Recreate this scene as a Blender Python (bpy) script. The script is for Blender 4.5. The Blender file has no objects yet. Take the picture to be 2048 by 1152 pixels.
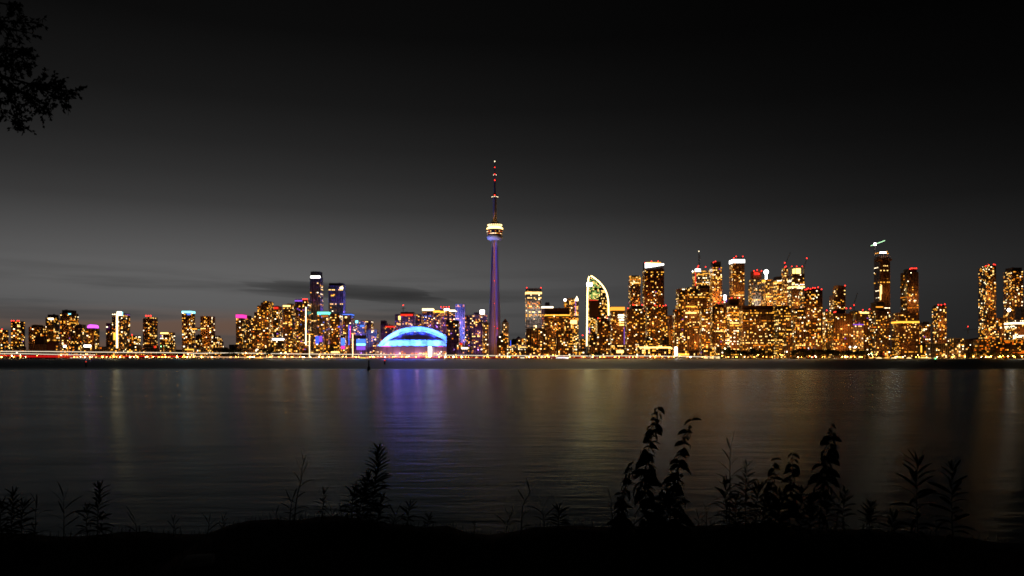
import bpy, bmesh, math, random
from mathutils import Vector, Matrix, noise
S = bpy.context.scene
COL = S.collection
R = math.radians
rnd = random.Random(11)

# ---------------------------------------------------------------- camera
F = 1630.0          # focal length in photo pixels (2048 wide)
HY = 713.0          # horizon row in the photo
EYE = 5.5           # eye height over the lake
cd = bpy.data.cameras.new('camera'); cam = bpy.data.objects.new('camera', cd); COL.objects.link(cam)
cam.location = (0, 0, EYE); cam.rotation_euler = (R(90), 0, 0)
cd.sensor_width = 36.0; cd.lens = 36.0*F/2048.0; cd.shift_y = (HY-576.0)/2048.0
cd.clip_start = 0.05; cd.clip_end = 60000
S.camera = cam
def PX(px, Y): return (px-1024.0)/F*Y
def PZ(py, Y): return EYE+(HY-py)/F*Y
def P(px, py, Y): return Vector((PX(px, Y), Y, PZ(py, Y)))

# ---------------------------------------------------------------- render settings
S.view_settings.view_transform = 'Standard'; S.view_settings.look = 'None'
S.view_settings.exposure = 0.0; S.view_settings.gamma = 1.0; S.view_settings.use_curve_mapping = False
S.render.engine = 'CYCLES'
S.cycles.use_denoising = True
S.cycles.max_bounces = 6; S.cycles.diffuse_bounces = 3; S.cycles.glossy_bounces = 3
S.cycles.sample_clamp_indirect = 2.5; S.cycles.sample_clamp_direct = 30.0
S.cycles.pixel_filter_type = 'BLACKMAN_HARRIS'; S.cycles.filter_width = 1.7      # soft hand-held lens
S.cycles.caustics_reflective = False; S.cycles.caustics_refractive = False

# ---------------------------------------------------------------- node helper
class NT:
    def __init__(s, nt): s.nt = nt; s.n = nt.nodes; s.l = nt.links
    def new(s, t, **kw):
        n = s.n.new(t)
        for k, v in kw.items(): setattr(n, k, v)
        return n
    def put(s, sock, v):
        if hasattr(v, 'is_output') or isinstance(v, bpy.types.NodeSocket): s.l.new(v, sock)
        else: sock.default_value = v
    def m(s, op, a, b=0.0, c=0.0, clamp=False):
        n = s.new('ShaderNodeMath', operation=op); n.use_clamp = clamp
        for i, v in enumerate((a, b, c)): s.put(n.inputs[i], v)
        return n.outputs[0]
    def smooth(s, x, a, b):
        n = s.new('ShaderNodeMapRange', interpolation_type='SMOOTHSTEP')
        s.put(n.inputs[0], x); s.put(n.inputs[1], a); s.put(n.inputs[2], b)
        return n.outputs[0]
    def noise(s, vec, scale, detail=3.0, rough=0.5):
        n = s.new('ShaderNodeTexNoise'); s.put(n.inputs['Vector'], vec)
        n.inputs['Scale'].default_value = scale; n.inputs['Detail'].default_value = detail; n.inputs['Roughness'].default_value = rough
        return n.outputs['Fac']
    def comb(s, x, y, z):
        n = s.new('ShaderNodeCombineXYZ')
        for i, v in enumerate((x, y, z)): s.put(n.inputs[i], v)
        return n.outputs[0]
    def ramp(s, fac, stops):
        n = s.new('ShaderNodeValToRGB'); e = n.color_ramp.elements
        while len(e) < len(stops): e.new(0.5)
        for i, (p, c) in enumerate(stops):
            e[i].position = p; e[i].color = (c, c, c, 1) if not isinstance(c, tuple) else (*c, 1)
        s.put(n.inputs[0], fac); return n.outputs[0]
    def mix(s, f, a, b, blend='MIX'):
        n = s.new('ShaderNodeMix', data_type='RGBA', blend_type=blend)
        s.put(n.inputs[0], f); s.put(n.inputs[6], a); s.put(n.inputs[7], b); return n.outputs[2]

# ---------------------------------------------------------------- world: last grey dusk, afterglow low over the city's west end
W = bpy.data.worlds.new('World'); S.world = W; W.use_nodes = True
t = NT(W.node_tree); t.n.clear()
tc = t.new('ShaderNodeTexCoord'); sp = t.new('ShaderNodeSeparateXYZ'); t.l.new(tc.outputs['Generated'], sp.inputs[0])
RAD = 57.29578
el = t.m('MULTIPLY', t.m('ARCSINE', sp.outputs[2]), RAD)
az = t.m('MULTIPLY', t.m('ARCTAN2', sp.outputs[0], sp.outputs[1]), RAD)
e1 = t.m('DIVIDE', t.m('MAXIMUM', el, 0.0), 40.0)
prof = t.ramp(e1, [(0.0, .085), (.06, .10), (.125, .120), (.15, .110), (.19, .082), (.25, .042), (.30, .0265), (.35, .0165), (.42, .0085), (.53, .0032), (.7, .0016), (1.0, .001)])
d = t.m('SUBTRACT', az, -22.0)
d2 = t.m('SUBTRACT', t.m('ABSOLUTE', d), 0.0)
g = t.m('POWER', 2.71828, t.m('MULTIPLY', t.m('POWER', t.m('DIVIDE', d2, 36.0), 2.0), -1.0))
azf = t.m('ADD', t.m('MULTIPLY', g, .94), .06)
lum = t.m('MULTIPLY', prof, azf)
# thin streak clouds
cv = t.comb(t.m('DIVIDE', az, 9.0), t.m('ADD', t.m('DIVIDE', el, .5), t.m('DIVIDE', az, 9.0)), 0.0)
cn = t.noise(cv, 1.0, 7.0, .6)
elc = t.m('ADD', 4.45, t.m('MULTIPLY', t.m('ADD', az, 12.0), -.045))
dw = t.m('ABSOLUTE', t.m('SUBTRACT', el, elc))
win = t.m('MULTIPLY', t.smooth(dw, .95, .1), t.m('MULTIPLY', t.smooth(az, -21.0, -14.0), t.smooth(az, -2.0, -8.0)))
cl = t.smooth(t.m('ADD', cn, t.m('MULTIPLY', win, .34)), .60, .67)
cl1 = t.m('MULTIPLY', t.m('MULTIPLY', cl, win), .55)
cn2 = t.noise(t.comb(t.m('DIVIDE', az, 14.0), t.m('DIVIDE', el, .9), 3.3), 1.0, 4.0, .5)
low = t.m('MULTIPLY', t.smooth(el, 7.0, 4.0), t.smooth(az, 14.0, -4.0))
cl2 = t.m('MULTIPLY', t.m('MULTIPLY', t.smooth(cn2, .42, .68), low), .34)
lum = t.m('MULTIPLY', lum, t.m('MULTIPLY', t.m('SUBTRACT', 1.0, cl1), t.m('SUBTRACT', 1.0, cl2)))
warm = t.m('MULTIPLY', t.m('MULTIPLY', t.smooth(el, 3.5, 2.0), t.smooth(az, 1.0, -12.0)), t.m('SUBTRACT', 1.0, t.m('MULTIPLY', t.smooth(cn2, .35, .65), .7)))
tint = t.mix(t.m('MULTIPLY', warm, .8, clamp=True), (1, .985, .985, 1), (1.45, .80, .52, 1))
skyc = t.mix(1.0, tint, t.comb(lum, lum, lum), 'MULTIPLY')
ns = t.new('ShaderNodeTexSky', sky_type='NISHITA'); ns.sun_disc = False
ns.sun_elevation = R(-4.0); ns.sun_rotation = R(-22.0)
hs = t.new('ShaderNodeHueSaturation'); hs.inputs['Saturation'].default_value = .06; t.l.new(ns.outputs[0], hs.inputs['Color'])
bg = t.new('ShaderNodeBackground'); bg.inputs['Strength'].default_value = .004; t.l.new(hs.outputs[0], bg.inputs[0])
bg2 = t.new('ShaderNodeBackground'); t.l.new(skyc, bg2.inputs[0])
ad = t.new('ShaderNodeAddShader'); t.l.new(bg.outputs[0], ad.inputs[0]); t.l.new(bg2.outputs[0], ad.inputs[1])
wo = t.new('ShaderNodeOutputWorld'); t.l.new(ad.outputs[0], wo.inputs[0])

# ---------------------------------------------------------------- materials
def solid(name, col, rough=.7, metal=0.0, var=.0, scale=.2, spec=.3):
    m = bpy.data.materials.new(name); m.use_nodes = True; t = NT(m.node_tree); b = t.n['Principled BSDF']
    b.inputs['Roughness'].default_value = rough; b.inputs['Metallic'].default_value = metal; b.inputs['Specular IOR Level'].default_value = spec
    if var:
        tcx = t.new('ShaderNodeTexCoord')
        f = t.noise(tcx.outputs['Object'], scale, 4.0, .6)
        c = t.mix(f, tuple(x*(1-var) for x in col)+(1,), tuple(min(1, x*(1+var)) for x in col)+(1,)); t.l.new(c, b.inputs['Base Color'])
    else: b.inputs['Base Color'].default_value = (*col, 1)
    return m
def glow(name, col, st, sample=False):
    m = bpy.data.materials.new(name); m.use_nodes = True; t = NT(m.node_tree); t.n.clear()
    e = t.new('ShaderNodeEmission'); e.inputs[0].default_value = (*col, 1); e.inputs[1].default_value = st
    o = t.new('ShaderNodeOutputMaterial'); t.l.new(e.outputs[0], o.inputs[0])
    m.cycles.emission_sampling = 'AUTO' if sample else 'NONE'
    return m
M = dict(
    brown=solid('brown_concrete', (.30, .19, .11), .8, var=.25, scale=.05),
    dbrown=solid('dark_brown_cladding', (.13, .075, .045), .7, var=.3, scale=.05),
    brick=solid('red_brick', (.22, .08, .045), .85, var=.25, scale=.08),
    grey=solid('grey_panel', (.30, .30, .32), .6, var=.2, scale=.05),
    lgrey=solid('pale_precast', (.5, .48, .45), .7, var=.15, scale=.05),
    dark=solid('dark_cladding', (.035, .03, .03), .5, var=.3, scale=.05),
    slab=solid('slab_edge_concrete', (.34, .25, .18), .75, var=.25, scale=.1),
    gslab=solid('grey_slab_edge', (.33, .32, .34), .7, var=.2, scale=.1),
    glass=solid('unlit_glass', (.015, .015, .018), .12, spec=.6),
    concrete=solid('tower_concrete', (.30, .27, .24), .8, var=.15, scale=.08),
    steel=solid('painted_steel', (.18, .18, .19), .5, .3),
    white=solid('white_membrane', (.78, .78, .80), .55, var=.05, scale=.1),
    quay=solid('quay_stone', (.16, .14, .12), .85, var=.3, scale=.3),
    asphalt=solid('asphalt', (.05, .05, .05), .9, var=.2, scale=.5),
    land=solid('city_ground', (.09, .075, .06), .9, var=.3, scale=.02),
    foliage=solid('shore_foliage', (.05, .065, .025), .8, var=.4, scale=.4),
    bark=solid('bark', (.07, .05, .035), .9, var=.3, scale=3.0),
    hull=solid('white_hull', (.7, .7, .7), .35),
    soil=solid('bank_soil', (.022, .019, .015), .95, var=.4, scale=3.0, spec=.1),
    leaf=solid('weed_leaf', (.028, .036, .016), .8, var=.4, scale=8.0, spec=.1),
    stem=solid('weed_stem', (.03, .032, .018), .8, var=.3, scale=8.0, spec=.1),
    stone=solid('pale_stone', (.5, .48, .45), .8, var=.3, scale=12.0),
    w_amber=glow('window_amber', (1, .28, .014), 1.45), w_gold=glow('window_gold', (1, .44, .045), 2.2),
    w_warm=glow('window_warm_white', (1, .60, .17), 3.1), w_white=glow('window_white', (1, .82, .52), 4.2),
    w_orange=glow('window_orange', (1, .17, .006), 1.5), w_dim=glow('window_dim', (1, .34, .04), .45),
    w_green=glow('window_green', (.50, .85, .20), 1.3), w_violet=glow('window_violet', (.33, .10, 1), 1.0),
    w_blue=glow('window_blue', (.08, .22, 1), 1.5), w_cyan=glow('lit_cyan', (.25, .85, 1), 2.4),
    l_white=glow('lit_white', (1, .96, .9), 6, True), l_gold=glow('lit_gold', (1, .74, .32), 4, True),
    l_orange=glow('lit_orange', (1, .38, .04), 1.6), l_red=glow('lit_red', (1, .04, .02), 1.1),
    beacon=glow('aviation_red', (1, .028, .016), 7), l_pink=glow('lit_magenta', (1, .05, .42), 1.5), l_orchid=glow('lit_orchid', (.8, .10, 1), 2.0), l_teal=glow('lit_teal', (.18, .85, .65), 1.7),
    l_blue=glow('lit_blue', (.06, .13, 1), 1.3, True), l_violet=glow('lit_violet', (.36, .12, 1), .9),
    l_green=glow('lit_green', (.1, 1, .25), 8), l_yellow=glow('lit_yellow', (1, .72, .02), 2),
    pod=glow('pod_gold_light', (1, .62, .19), 5.0, True),
    trim=glow('trim_light', (1, .70, .26), 6, True),
    lamp=glow('sodium_lamp', (1, .38, .06), 100, True), lampw=glow('pale_lamp', (1, .74, .38), 60, True), flood=glow('flood_lamp', (1, .93, .8), 26, True),
    lampr=glow('red_lamp', (1, .06, .03), 40, True), lampg=glow('green_lamp', (.2, 1, .25), 25, True),
    trail_w=glow('pale_light_trail', (1, .84, .60), 1.3, True), trail_r=glow('red_light_trail', (1, .012, .01), 1.0, True), trail_o=glow('peach_light_trail', (1, .60, .32), 1.5, True),  # glow for the light trails of moving boats
)

# ---------------------------------------------------------------- object helpers
class MB:
    """collects boxes, bars, tubes and faces, and links them as ONE mesh object"""
    def __init__(s): s.v = []; s.f = []; s.mi = []; s.mats = []
    def mat(s, m):
        m = M[m] if isinstance(m, str) else m
        if m not in s.mats: s.mats.append(m)
        return s.mats.index(m)
    def face(s, pts, m):
        k = len(s.v); s.v += [tuple(p) for p in pts]; s.f.append(tuple(range(k, k+len(pts)))); s.mi.append(s.mat(m))
    def box(s, x0, x1, y0, y1, z0, z1, m, skip=''):
        k = len(s.v); i = s.mat(m)
        s.v += [(x0, y0, z0), (x1, y0, z0), (x1, y1, z0), (x0, y1, z0), (x0, y0, z1), (x1, y0, z1), (x1, y1, z1), (x0, y1, z1)]
        fs = dict(b=(3, 2, 1, 0), t=(4, 5, 6, 7), f=(0, 1, 5, 4), r=(1, 2, 6, 5), k=(2, 3, 7, 6), l=(3, 0, 4, 7))
        for key, q in fs.items():
            if key in skip: continue
            s.f.append(tuple(k+j for j in q)); s.mi.append(i)
    def prism(s, poly, y0, y1, m):
        """poly in x,z (counter-clockwise seen from -y) extruded along y"""
        n = len(poly); k = len(s.v); i = s.mat(m)
        s.v += [(x, y0, z) for x, z in poly]+[(x, y1, z) for x, z in poly]
        s.f.append(tuple(range(k, k+n))); s.mi.append(i)
        s.f.append(tuple(range(k+2*n-1, k+n-1, -1))); s.mi.append(i)
        for j in range(n):
            q = (j+1) % n; s.f.append((k+q, k+j, k+n+j, k+n+q)); s.mi.append(i)
    def tube(s, pts, r, m, n=6, cap=True):
        pts = [Vector(p) for p in pts]; rr = r if isinstance(r, (list, tuple)) else [r]*len(pts)
        k0 = len(s.v); i = s.mat(m)
        for j, p in enumerate(pts):
            a = pts[max(j-1, 0)]; b = pts[min(j+1, len(pts)-1)]; d = (b-a).normalized()
            u = d.cross(Vector((0, 0, 1)) if abs(d.z) < .9 else Vector((0, 1, 0))).normalized(); w = d.cross(u)
            for q in range(n):
                an = 2*math.pi*q/n; s.v.append(tuple(p+(u*math.cos(an)+w*math.sin(an))*rr[j]))
        for j in range(len(pts)-1):
            for q in range(n):
                a = k0+j*n+q; b = k0+j*n+(q+1) % n; s.f.append((a, b, b+n, a+n)); s.mi.append(i)
        if cap:
            s.f.append(tuple(k0+q for q in range(n-1, -1, -1))); s.mi.append(i)
            e = k0+(len(pts)-1)*n; s.f.append(tuple(e+q for q in range(n))); s.mi.append(i)
    def lathe(s, prof, m, n=24, c=(0, 0)):
        """prof: [(radius, z)] upward"""
        k0 = len(s.v); i = s.mat(m)
        for r_, z in prof:
            for q in range(n):
                an = 2*math.pi*q/n; s.v.append((c[0]+r_*math.cos(an), c[1]+r_*math.sin(an), z))
        for j in range(len(prof)-1):
            for q in range(n):
                a = k0+j*n+q; b = k0+j*n+(q+1) % n; s.f.append((a, b, b+n, a+n)); s.mi.append(i)
        s.f.append(tuple(k0+q for q in range(n-1, -1, -1))); s.mi.append(i)
        e = k0+(len(prof)-1)*n; s.f.append(tuple(e+q for q in range(n))); s.mi.append(i)
    def ball(s, c, r, m, n=8):
        pr = [(r*math.sin(math.pi*j/5), -r*math.cos(math.pi*j/5)) for j in range(6)]
        pr[0] = (r*.05, -r); pr[-1] = (r*.05, r)
        k = len(s.v); s.lathe([(a, b+c[2]) for a, b in pr], m, n, (c[0], c[1]))
    def mesh(s, name):
        me = bpy.data.meshes.new(name); me.from_pydata(s.v, [], s.f)
        for m in s.mats: me.materials.append(m)
        me.polygons.foreach_set('material_index', s.mi); me.update(); return me
    def build(s, name, parent=None, smooth=False, kind=None, label=None):
        if not s.f: return None
        me = s.mesh(name)
        if smooth: me.polygons.foreach_set('use_smooth', [True]*len(me.polygons))
        return link(name, me, parent, kind, label)
def link(name, me, parent=None, kind=None, label=None):
    o = bpy.data.objects.new(name, me); COL.objects.link(o)
    if parent: o.parent = parent
    if kind: o['kind'] = kind
    if label: o['label'] = label
    return o
def thing(name, label, cat, loc=(0, 0, 0), group=None, rz=0.0):
    o = bpy.data.objects.new(name, None); COL.objects.link(o); o.location = loc; o.rotation_euler = (0, 0, rz)
    o.empty_display_size = .1
    o['label'] = label; o['category'] = cat
    if group: o['group'] = group
    return o
def tag(o, label, cat, group=None):
    o['label'] = label; o['category'] = cat
    if group: o['group'] = group
    return o
def copy_tree(o, loc, label=None, group=None, scale=None, rz=None):
    c = o.copy(); COL.objects.link(c); c.location = loc
    if label: c['label'] = label
    if group: c['group'] = group
    if scale is not None: c.scale = scale
    if rz is not None: c.rotation_euler = (0, 0, rz)
    for ch in list(o.children):
        k = ch.copy(); COL.objects.link(k); k.parent = c
    return c

# ================================================================ SETTING
SHORE = 2000.0; ZG = 2.0
# ---- lake
def water_mat():
    m = bpy.data.materials.new('lake_water'); m.use_nodes = True; t = NT(m.node_tree); t.n.clear()
    # wave slopes are close to Gaussian: Beckmann gloss weighted by the Fresnel term over dark water
    b = t.new('ShaderNodeBsdfAnisotropic', distribution='BECKMANN'); b.inputs['Color'].default_value = (.38, .43, .455, 1); b.inputs['Anisotropy'].default_value = -.64      # crests run along the shore: reflections spread sideways
    tg = t.comb(1.0, 0.0, 0.0); t.l.new(tg, b.inputs['Tangent'])
    df = t.new('ShaderNodeBsdfDiffuse'); df.inputs['Color'].default_value = (.0035, .0038, .004, 1)
    fr = t.new('ShaderNodeFresnel'); fr.inputs['IOR'].default_value = 1.33
    mx = t.new('ShaderNodeMixShader'); o = t.new('ShaderNodeOutputMaterial')
    t.l.new(fr.outputs[0], mx.inputs[0]); t.l.new(df.outputs[0], mx.inputs[1]); t.l.new(b.outputs[0], mx.inputs[2]); t.l.new(mx.outputs[0], o.inputs[0])
    ge = t.new('ShaderNodeNewGeometry'); sx = t.new('ShaderNodeSeparateXYZ'); t.l.new(ge.outputs['Position'], sx.inputs[0])
    x, y = sx.outputs[0], sx.outputs[1]
    # wind-ruffled water beyond about 400 m, smoother near the island
    n0 = t.noise(t.comb(t.m('DIVIDE', x, 160.0), t.m('DIVIDE', y, 60.0), 0.0), 1.0, 3.0)
    far = t.smooth(t.m('ADD', y, t.m('MULTIPLY', t.m('SUBTRACT', n0, .5), 80.0)), 310.0, 440.0)
    far = t.m('MULTIPLY', far, t.m('SUBTRACT', 1.0, t.m('MULTIPLY', t.smooth(y, 560.0, 1300.0), .5)))
    patch = t.noise(t.comb(t.m('DIVIDE', x, 16.0), t.m('DIVIDE', y, 9.0), 5.0), 1.0, 4.0, .6)
    rg = t.m('ADD', .200, t.m('MULTIPLY', t.smooth(patch, .3, .7), .05))
    t.put(b.inputs['Roughness'], t.m('ADD', rg, t.m('MULTIPLY', far, t.m('ADD', .22, t.m('MULTIPLY', t.noise(t.comb(t.m('DIVIDE', x, 900.0), t.m('DIVIDE', y, 70.0), 8.0), 1.0, 3.0), .14)))))
    bn = t.noise(t.comb(t.m('DIVIDE', x, 1.8), t.m('DIVIDE', y, .55), 0.0), 1.0, 4.0, .6)
    bn2 = t.noise(t.comb(t.m('DIVIDE', x, 9.0), t.m('DIVIDE', y, 2.6), 2.0), 1.0, 3.0, .55)
    bu = t.new('ShaderNodeBump'); bu.inputs['Strength'].default_value = .9; bu.inputs['Distance'].default_value = 1.0
    t.l.new(t.m('ADD', t.m('MULTIPLY', bn, .024), t.m('MULTIPLY', bn2, .062)), bu.inputs['Height']); t.l.new(bu.outputs[0], b.inputs['Normal'])
    return m
w = MB(); w.mats.append(water_mat())
xs = [-30000, -6000, -2500, -600, -60, 60, 600, 2500, 6000, 30000]; ys = [-400, 3, 14, 60, 300, 900, 2004]
for i in range(len(xs)-1):
    for j in range(len(ys)-1):
        w.face([(xs[i], ys[j], 0), (xs[i+1], ys[j], 0), (xs[i+1], ys[j+1], 0), (xs[i], ys[j+1], 0)], w.mats[0])
w.build('water', kind='structure')
# ---- city ground behind the quay wall, out to the horizon
g_ = MB(); g_.box(-30000, 30000, SHORE+1.2, 50000, -3, ZG, 'land'); g_.build('ground', kind='structure')
q = MB(); q.box(-3500, 3500, SHORE-.4, SHORE+1.2, -3, ZG+.12, 'quay')
q.build('quay_wall', kind='structure')
rw = MB(); rw.box(-3000, 3000, SHORE+14, SHORE+24, ZG+.004, ZG+.008, 'asphalt'); rw.build('road', kind='structure')
# distant low hills
def hill(name, px0, px1, top, Y, seed):
    h = MB(); n = 40; r2 = random.Random(seed)
    a = PX(px0, Y); b = PX(px1, Y); pts = []
    for i in range(n+1):
        u = i/n; z = PZ(top, Y)*(math.sin(math.pi*u)**.35 if 0 < u < 1 else 0)*(.9+.2*noise.noise(Vector((u*9, seed, 0))))
        pts.append((a+(b-a)*u, max(z, 0.5)))
    for i in range(n):
        (x0, z0), (x1, z1) = pts[i], pts[i+1]
        h.face([(x0, Y, 0), (x1, Y, 0), (x1, Y+60, z1), (x0, Y+60, z0)], 'land')
        h.face([(x0, Y+60, z0), (x1, Y+60, z1), (x1, Y+900, z1*.7), (x0, Y+900, z0*.7)], 'land')
    h.build(name, kind='structure')
hill('hill', -200, 760, 697, 5200, 1); hill('hill', 1000, 1075, 671, 4200, 2); hill('hill', 1880, 2200, 668, 5000, 3)

# ---- near bank of the island
RIDGE = [(-400, 1070), (0, 1068), (420, 1068), (455, 1048), (520, 1036), (700, 1037), (760, 1044), (860, 1056), (905, 1050), (950, 1060), (1000, 1065), (1060, 1060), (1180, 1052), (1300, 1054), (1500, 1050), (1700, 1060), (2048, 1084), (2500, 1090)]
def ridge(x):
    px = 1024+x/7.0*F
    if px <= RIDGE[0][0]: py = RIDGE[0][1]
    elif px >= RIDGE[-1][0]: py = RIDGE[-1][1]
    else:
        for (a, b), (c, d_) in zip(RIDGE, RIDGE[1:]):
            if a <= px <= c:
                u = (px-a)/(c-a); u = u*u*(3-2*u); py = b+(d_-b)*u; break
    return PZ(py, 7.0)
def bank(x, y):
    z = ridge(x)
    n = noise.noise(Vector((x*1.7, y*1.7, 0)))*.05+noise.noise(Vector((x*6, y*6, 3)))*.018
    if y < 7: z = z+n-(.02*(7-y))
    else:
        k = min((y-7)/5.0, 1.0); z = z+n-(k**1.3)*(z+1.2)
    return z
gb = MB(); nx, ny = 150, 56
gx = [-14+28*i/nx for i in range(nx+1)]; gy = [-3+16*j/ny for j in range(ny+1)]
gb.v = [(x, y, bank(x, y)) for y in gy for x in gx]; k = gb.mat('soil')
for j in range(ny):
    for i in range(nx):
        a = j*(nx+1)+i; gb.f.append((a, a+1, a+nx+2, a+nx+1)); gb.mi.append(k)
gb.build('river_bank', smooth=True, kind='structure')

# ================================================================ BUILDINGS
PAL = dict(a=[('w_amber', .19), ('w_gold', .33), ('w_warm', .27), ('w_orange', .06), ('w_white', .14), ('w_violet', .01)],
           w=[('w_warm', .35), ('w_white', .25), ('w_gold', .30), ('w_amber', .10)],
           g=[('w_gold', .45), ('w_warm', .33), ('w_amber', .15), ('w_white', .07)],
           o=[('w_orange', .4), ('w_amber', .4), ('w_gold', .2)],
           p=[('w_amber', .30), ('w_gold', .25), ('w_warm', .2), ('w_violet', .10), ('w_blue', .07), ('w_white', .08)],
           r=[('w_warm', .3), ('w_gold', .25), ('w_amber', .3), ('w_white', .15)])
def pick(pal, r):
    u = r.random(); s = 0
    for m, p in PAL[pal]:
        s += p
        if u < s: return m
    return PAL[pal][0][0]
BOXES = []
def volume(acc, x0, x1, y0, y1, z0, z1, st, r, root, glass=True):
    """one box of a building in world metres; windows on front and both flanks"""
    ox, oy, oz = root
    x0 -= ox; x1 -= ox; y0 -= oy; y1 -= oy; z0 -= oz; z1 -= oz
    acc['wall'].box(x0, x1, y0, y1, z0, z1, st['wall'], skip='b')
    fh = st['fh']; cw = st['cw']; nf = max(1, int((z1-z0-1.0)/fh)); fh2 = (z1-z0-.6)/nf
    sl = acc['floor_slab']; style = st['style']; sm = st['slab']; pr = st['proud']
    for k in range(1, nf+1):
        z = z0+k*fh2
        if style == 'slab': sl.box(x0-pr, x1+pr, y0-pr, y1+pr, z-.28, z+.22, sm)
        elif style in ('grid', 'band'): sl.box(x0-.22, x1+.22, y0-.22, y1+.22, z-.55, z+.30, sm)
        elif style == 'fin' and k % 6 == 0: sl.box(x0-.1, x1+.1, y0-.1, y1+.1, z-.2, z+.2, sm)
    seed = r.random()*100
    faces = [('f', x1-x0), ('l', y1-y0), ('r', y1-y0)]
    for fc, ln in faces:
        nc = max(2, int(ln/cw)); c2 = ln/nc
        if style in ('grid', 'fin') or (style == 'slab' and st['piers']):
            step = 1 if style == 'fin' else 2
            for c in range(0, nc+1, step):
                u = min(max(c*c2, .3), ln-.3); d = .42 if style == 'fin' else .34; h = .22
                if fc == 'f': acc['pier'].box(x0+u-h, x0+u+h, y0-d, y0+.05, z0, z1, sm, 'bk')
                elif fc == 'l': acc['pier'].box(x0-d, x0+.05, y0+u-h, y0+u+h, z0, z1, sm, 'br')
                else: acc['pier'].box(x1-.05, x1+d, y0+u-h, y0+u+h, z0, z1, sm, 'bl')
        for k in range(nf):
            za = z0+k*fh2+.55+.15*fh2*0; zb = z0+(k+1)*fh2-.62
            run = None; c = 0
            rowlit = r.random() < st['row']; full = r.random() < st['full']
            while c < nc:
                n = 1
                cl = .35+1.3*max(0, .5+.9*noise.noise(Vector((seed+c*.45, k*.33, seed*3+ord(fc)))))
                p = st['lit']*cl*.54
                if rowlit: p = max(p, .62)
                if full: p = .96
                lit = r.random() < p
                mt = None
                if lit:
                    if not (rowlit or full) or run is None: run = pick(st['pal'], r)
                    mt = run
                    if r.random() < .12: mt = 'w_dim'
                w_ = .36*c2 if not full else .47*c2
                ua = (c+.5)*c2-w_; ub = (c+.5)*c2+w_
                if lit and not full and r.random() < .35: ub = ua+w_*r.uniform(.9, 1.5)
                d = .10; tgt = acc['lit_window'] if lit else acc['dark_window']
                if lit or glass:
                    mm = mt or 'glass'
                    if lit:
                        if fc == 'f': tgt.box(x0+ua, x0+ub, y0-d, y0+.02, za, zb, mm, 'k')
                        elif fc == 'l': tgt.box(x0-d, x0+.02, y0+ua, y0+ub, za, zb, mm, 'r')
                        else: tgt.box(x1-.02, x1+d, y0+ua, y0+ub, za, zb, mm, 'l')
                    else:
                        d = .05
                        if fc == 'f': tgt.face([(x0+ua, y0-d, za), (x0+ub, y0-d, za), (x0+ub, y0-d, zb), (x0+ua, y0-d, zb)], mm)
                        elif fc == 'l': tgt.face([(x0-d, y0+ub, za), (x0-d, y0+ua, za), (x0-d, y0+ua, zb), (x0-d, y0+ub, zb)], mm)
                        else: tgt.face([(x1+d, y0+ua, za), (x1+d, y0+ub, za), (x1+d, y0+ub, zb), (x1+d, y0+ua, zb)], mm)
                c += n
BEACON = None
def fit(x0, x1, Y, D):
    """world extent of a grid-aligned box whose silhouette spans photo columns x0..x1"""
    if (x0+x1)/2 > 1024:
        D = min(D, .42*(x1-x0)*Y/max(60.0, (x0-1024.0)) if x0 > 1024 else D)
        a = PX(x0, Y+D) if x0 > 1024 else PX(x0, Y); b = PX(x1, Y)
    else:
        D = min(D, .42*(x1-x0)*Y/max(60.0, (1024.0-x1)) if x1 < 1024 else D)
        a = PX(x0, Y); b = PX(x1, Y+D) if x1 < 1024 else PX(x1, Y)
    return a, b, max(D, 7.0)
LAY = [2046, 2104, 2166, 2236, 2312, 2396, 2490, 2600]
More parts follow.
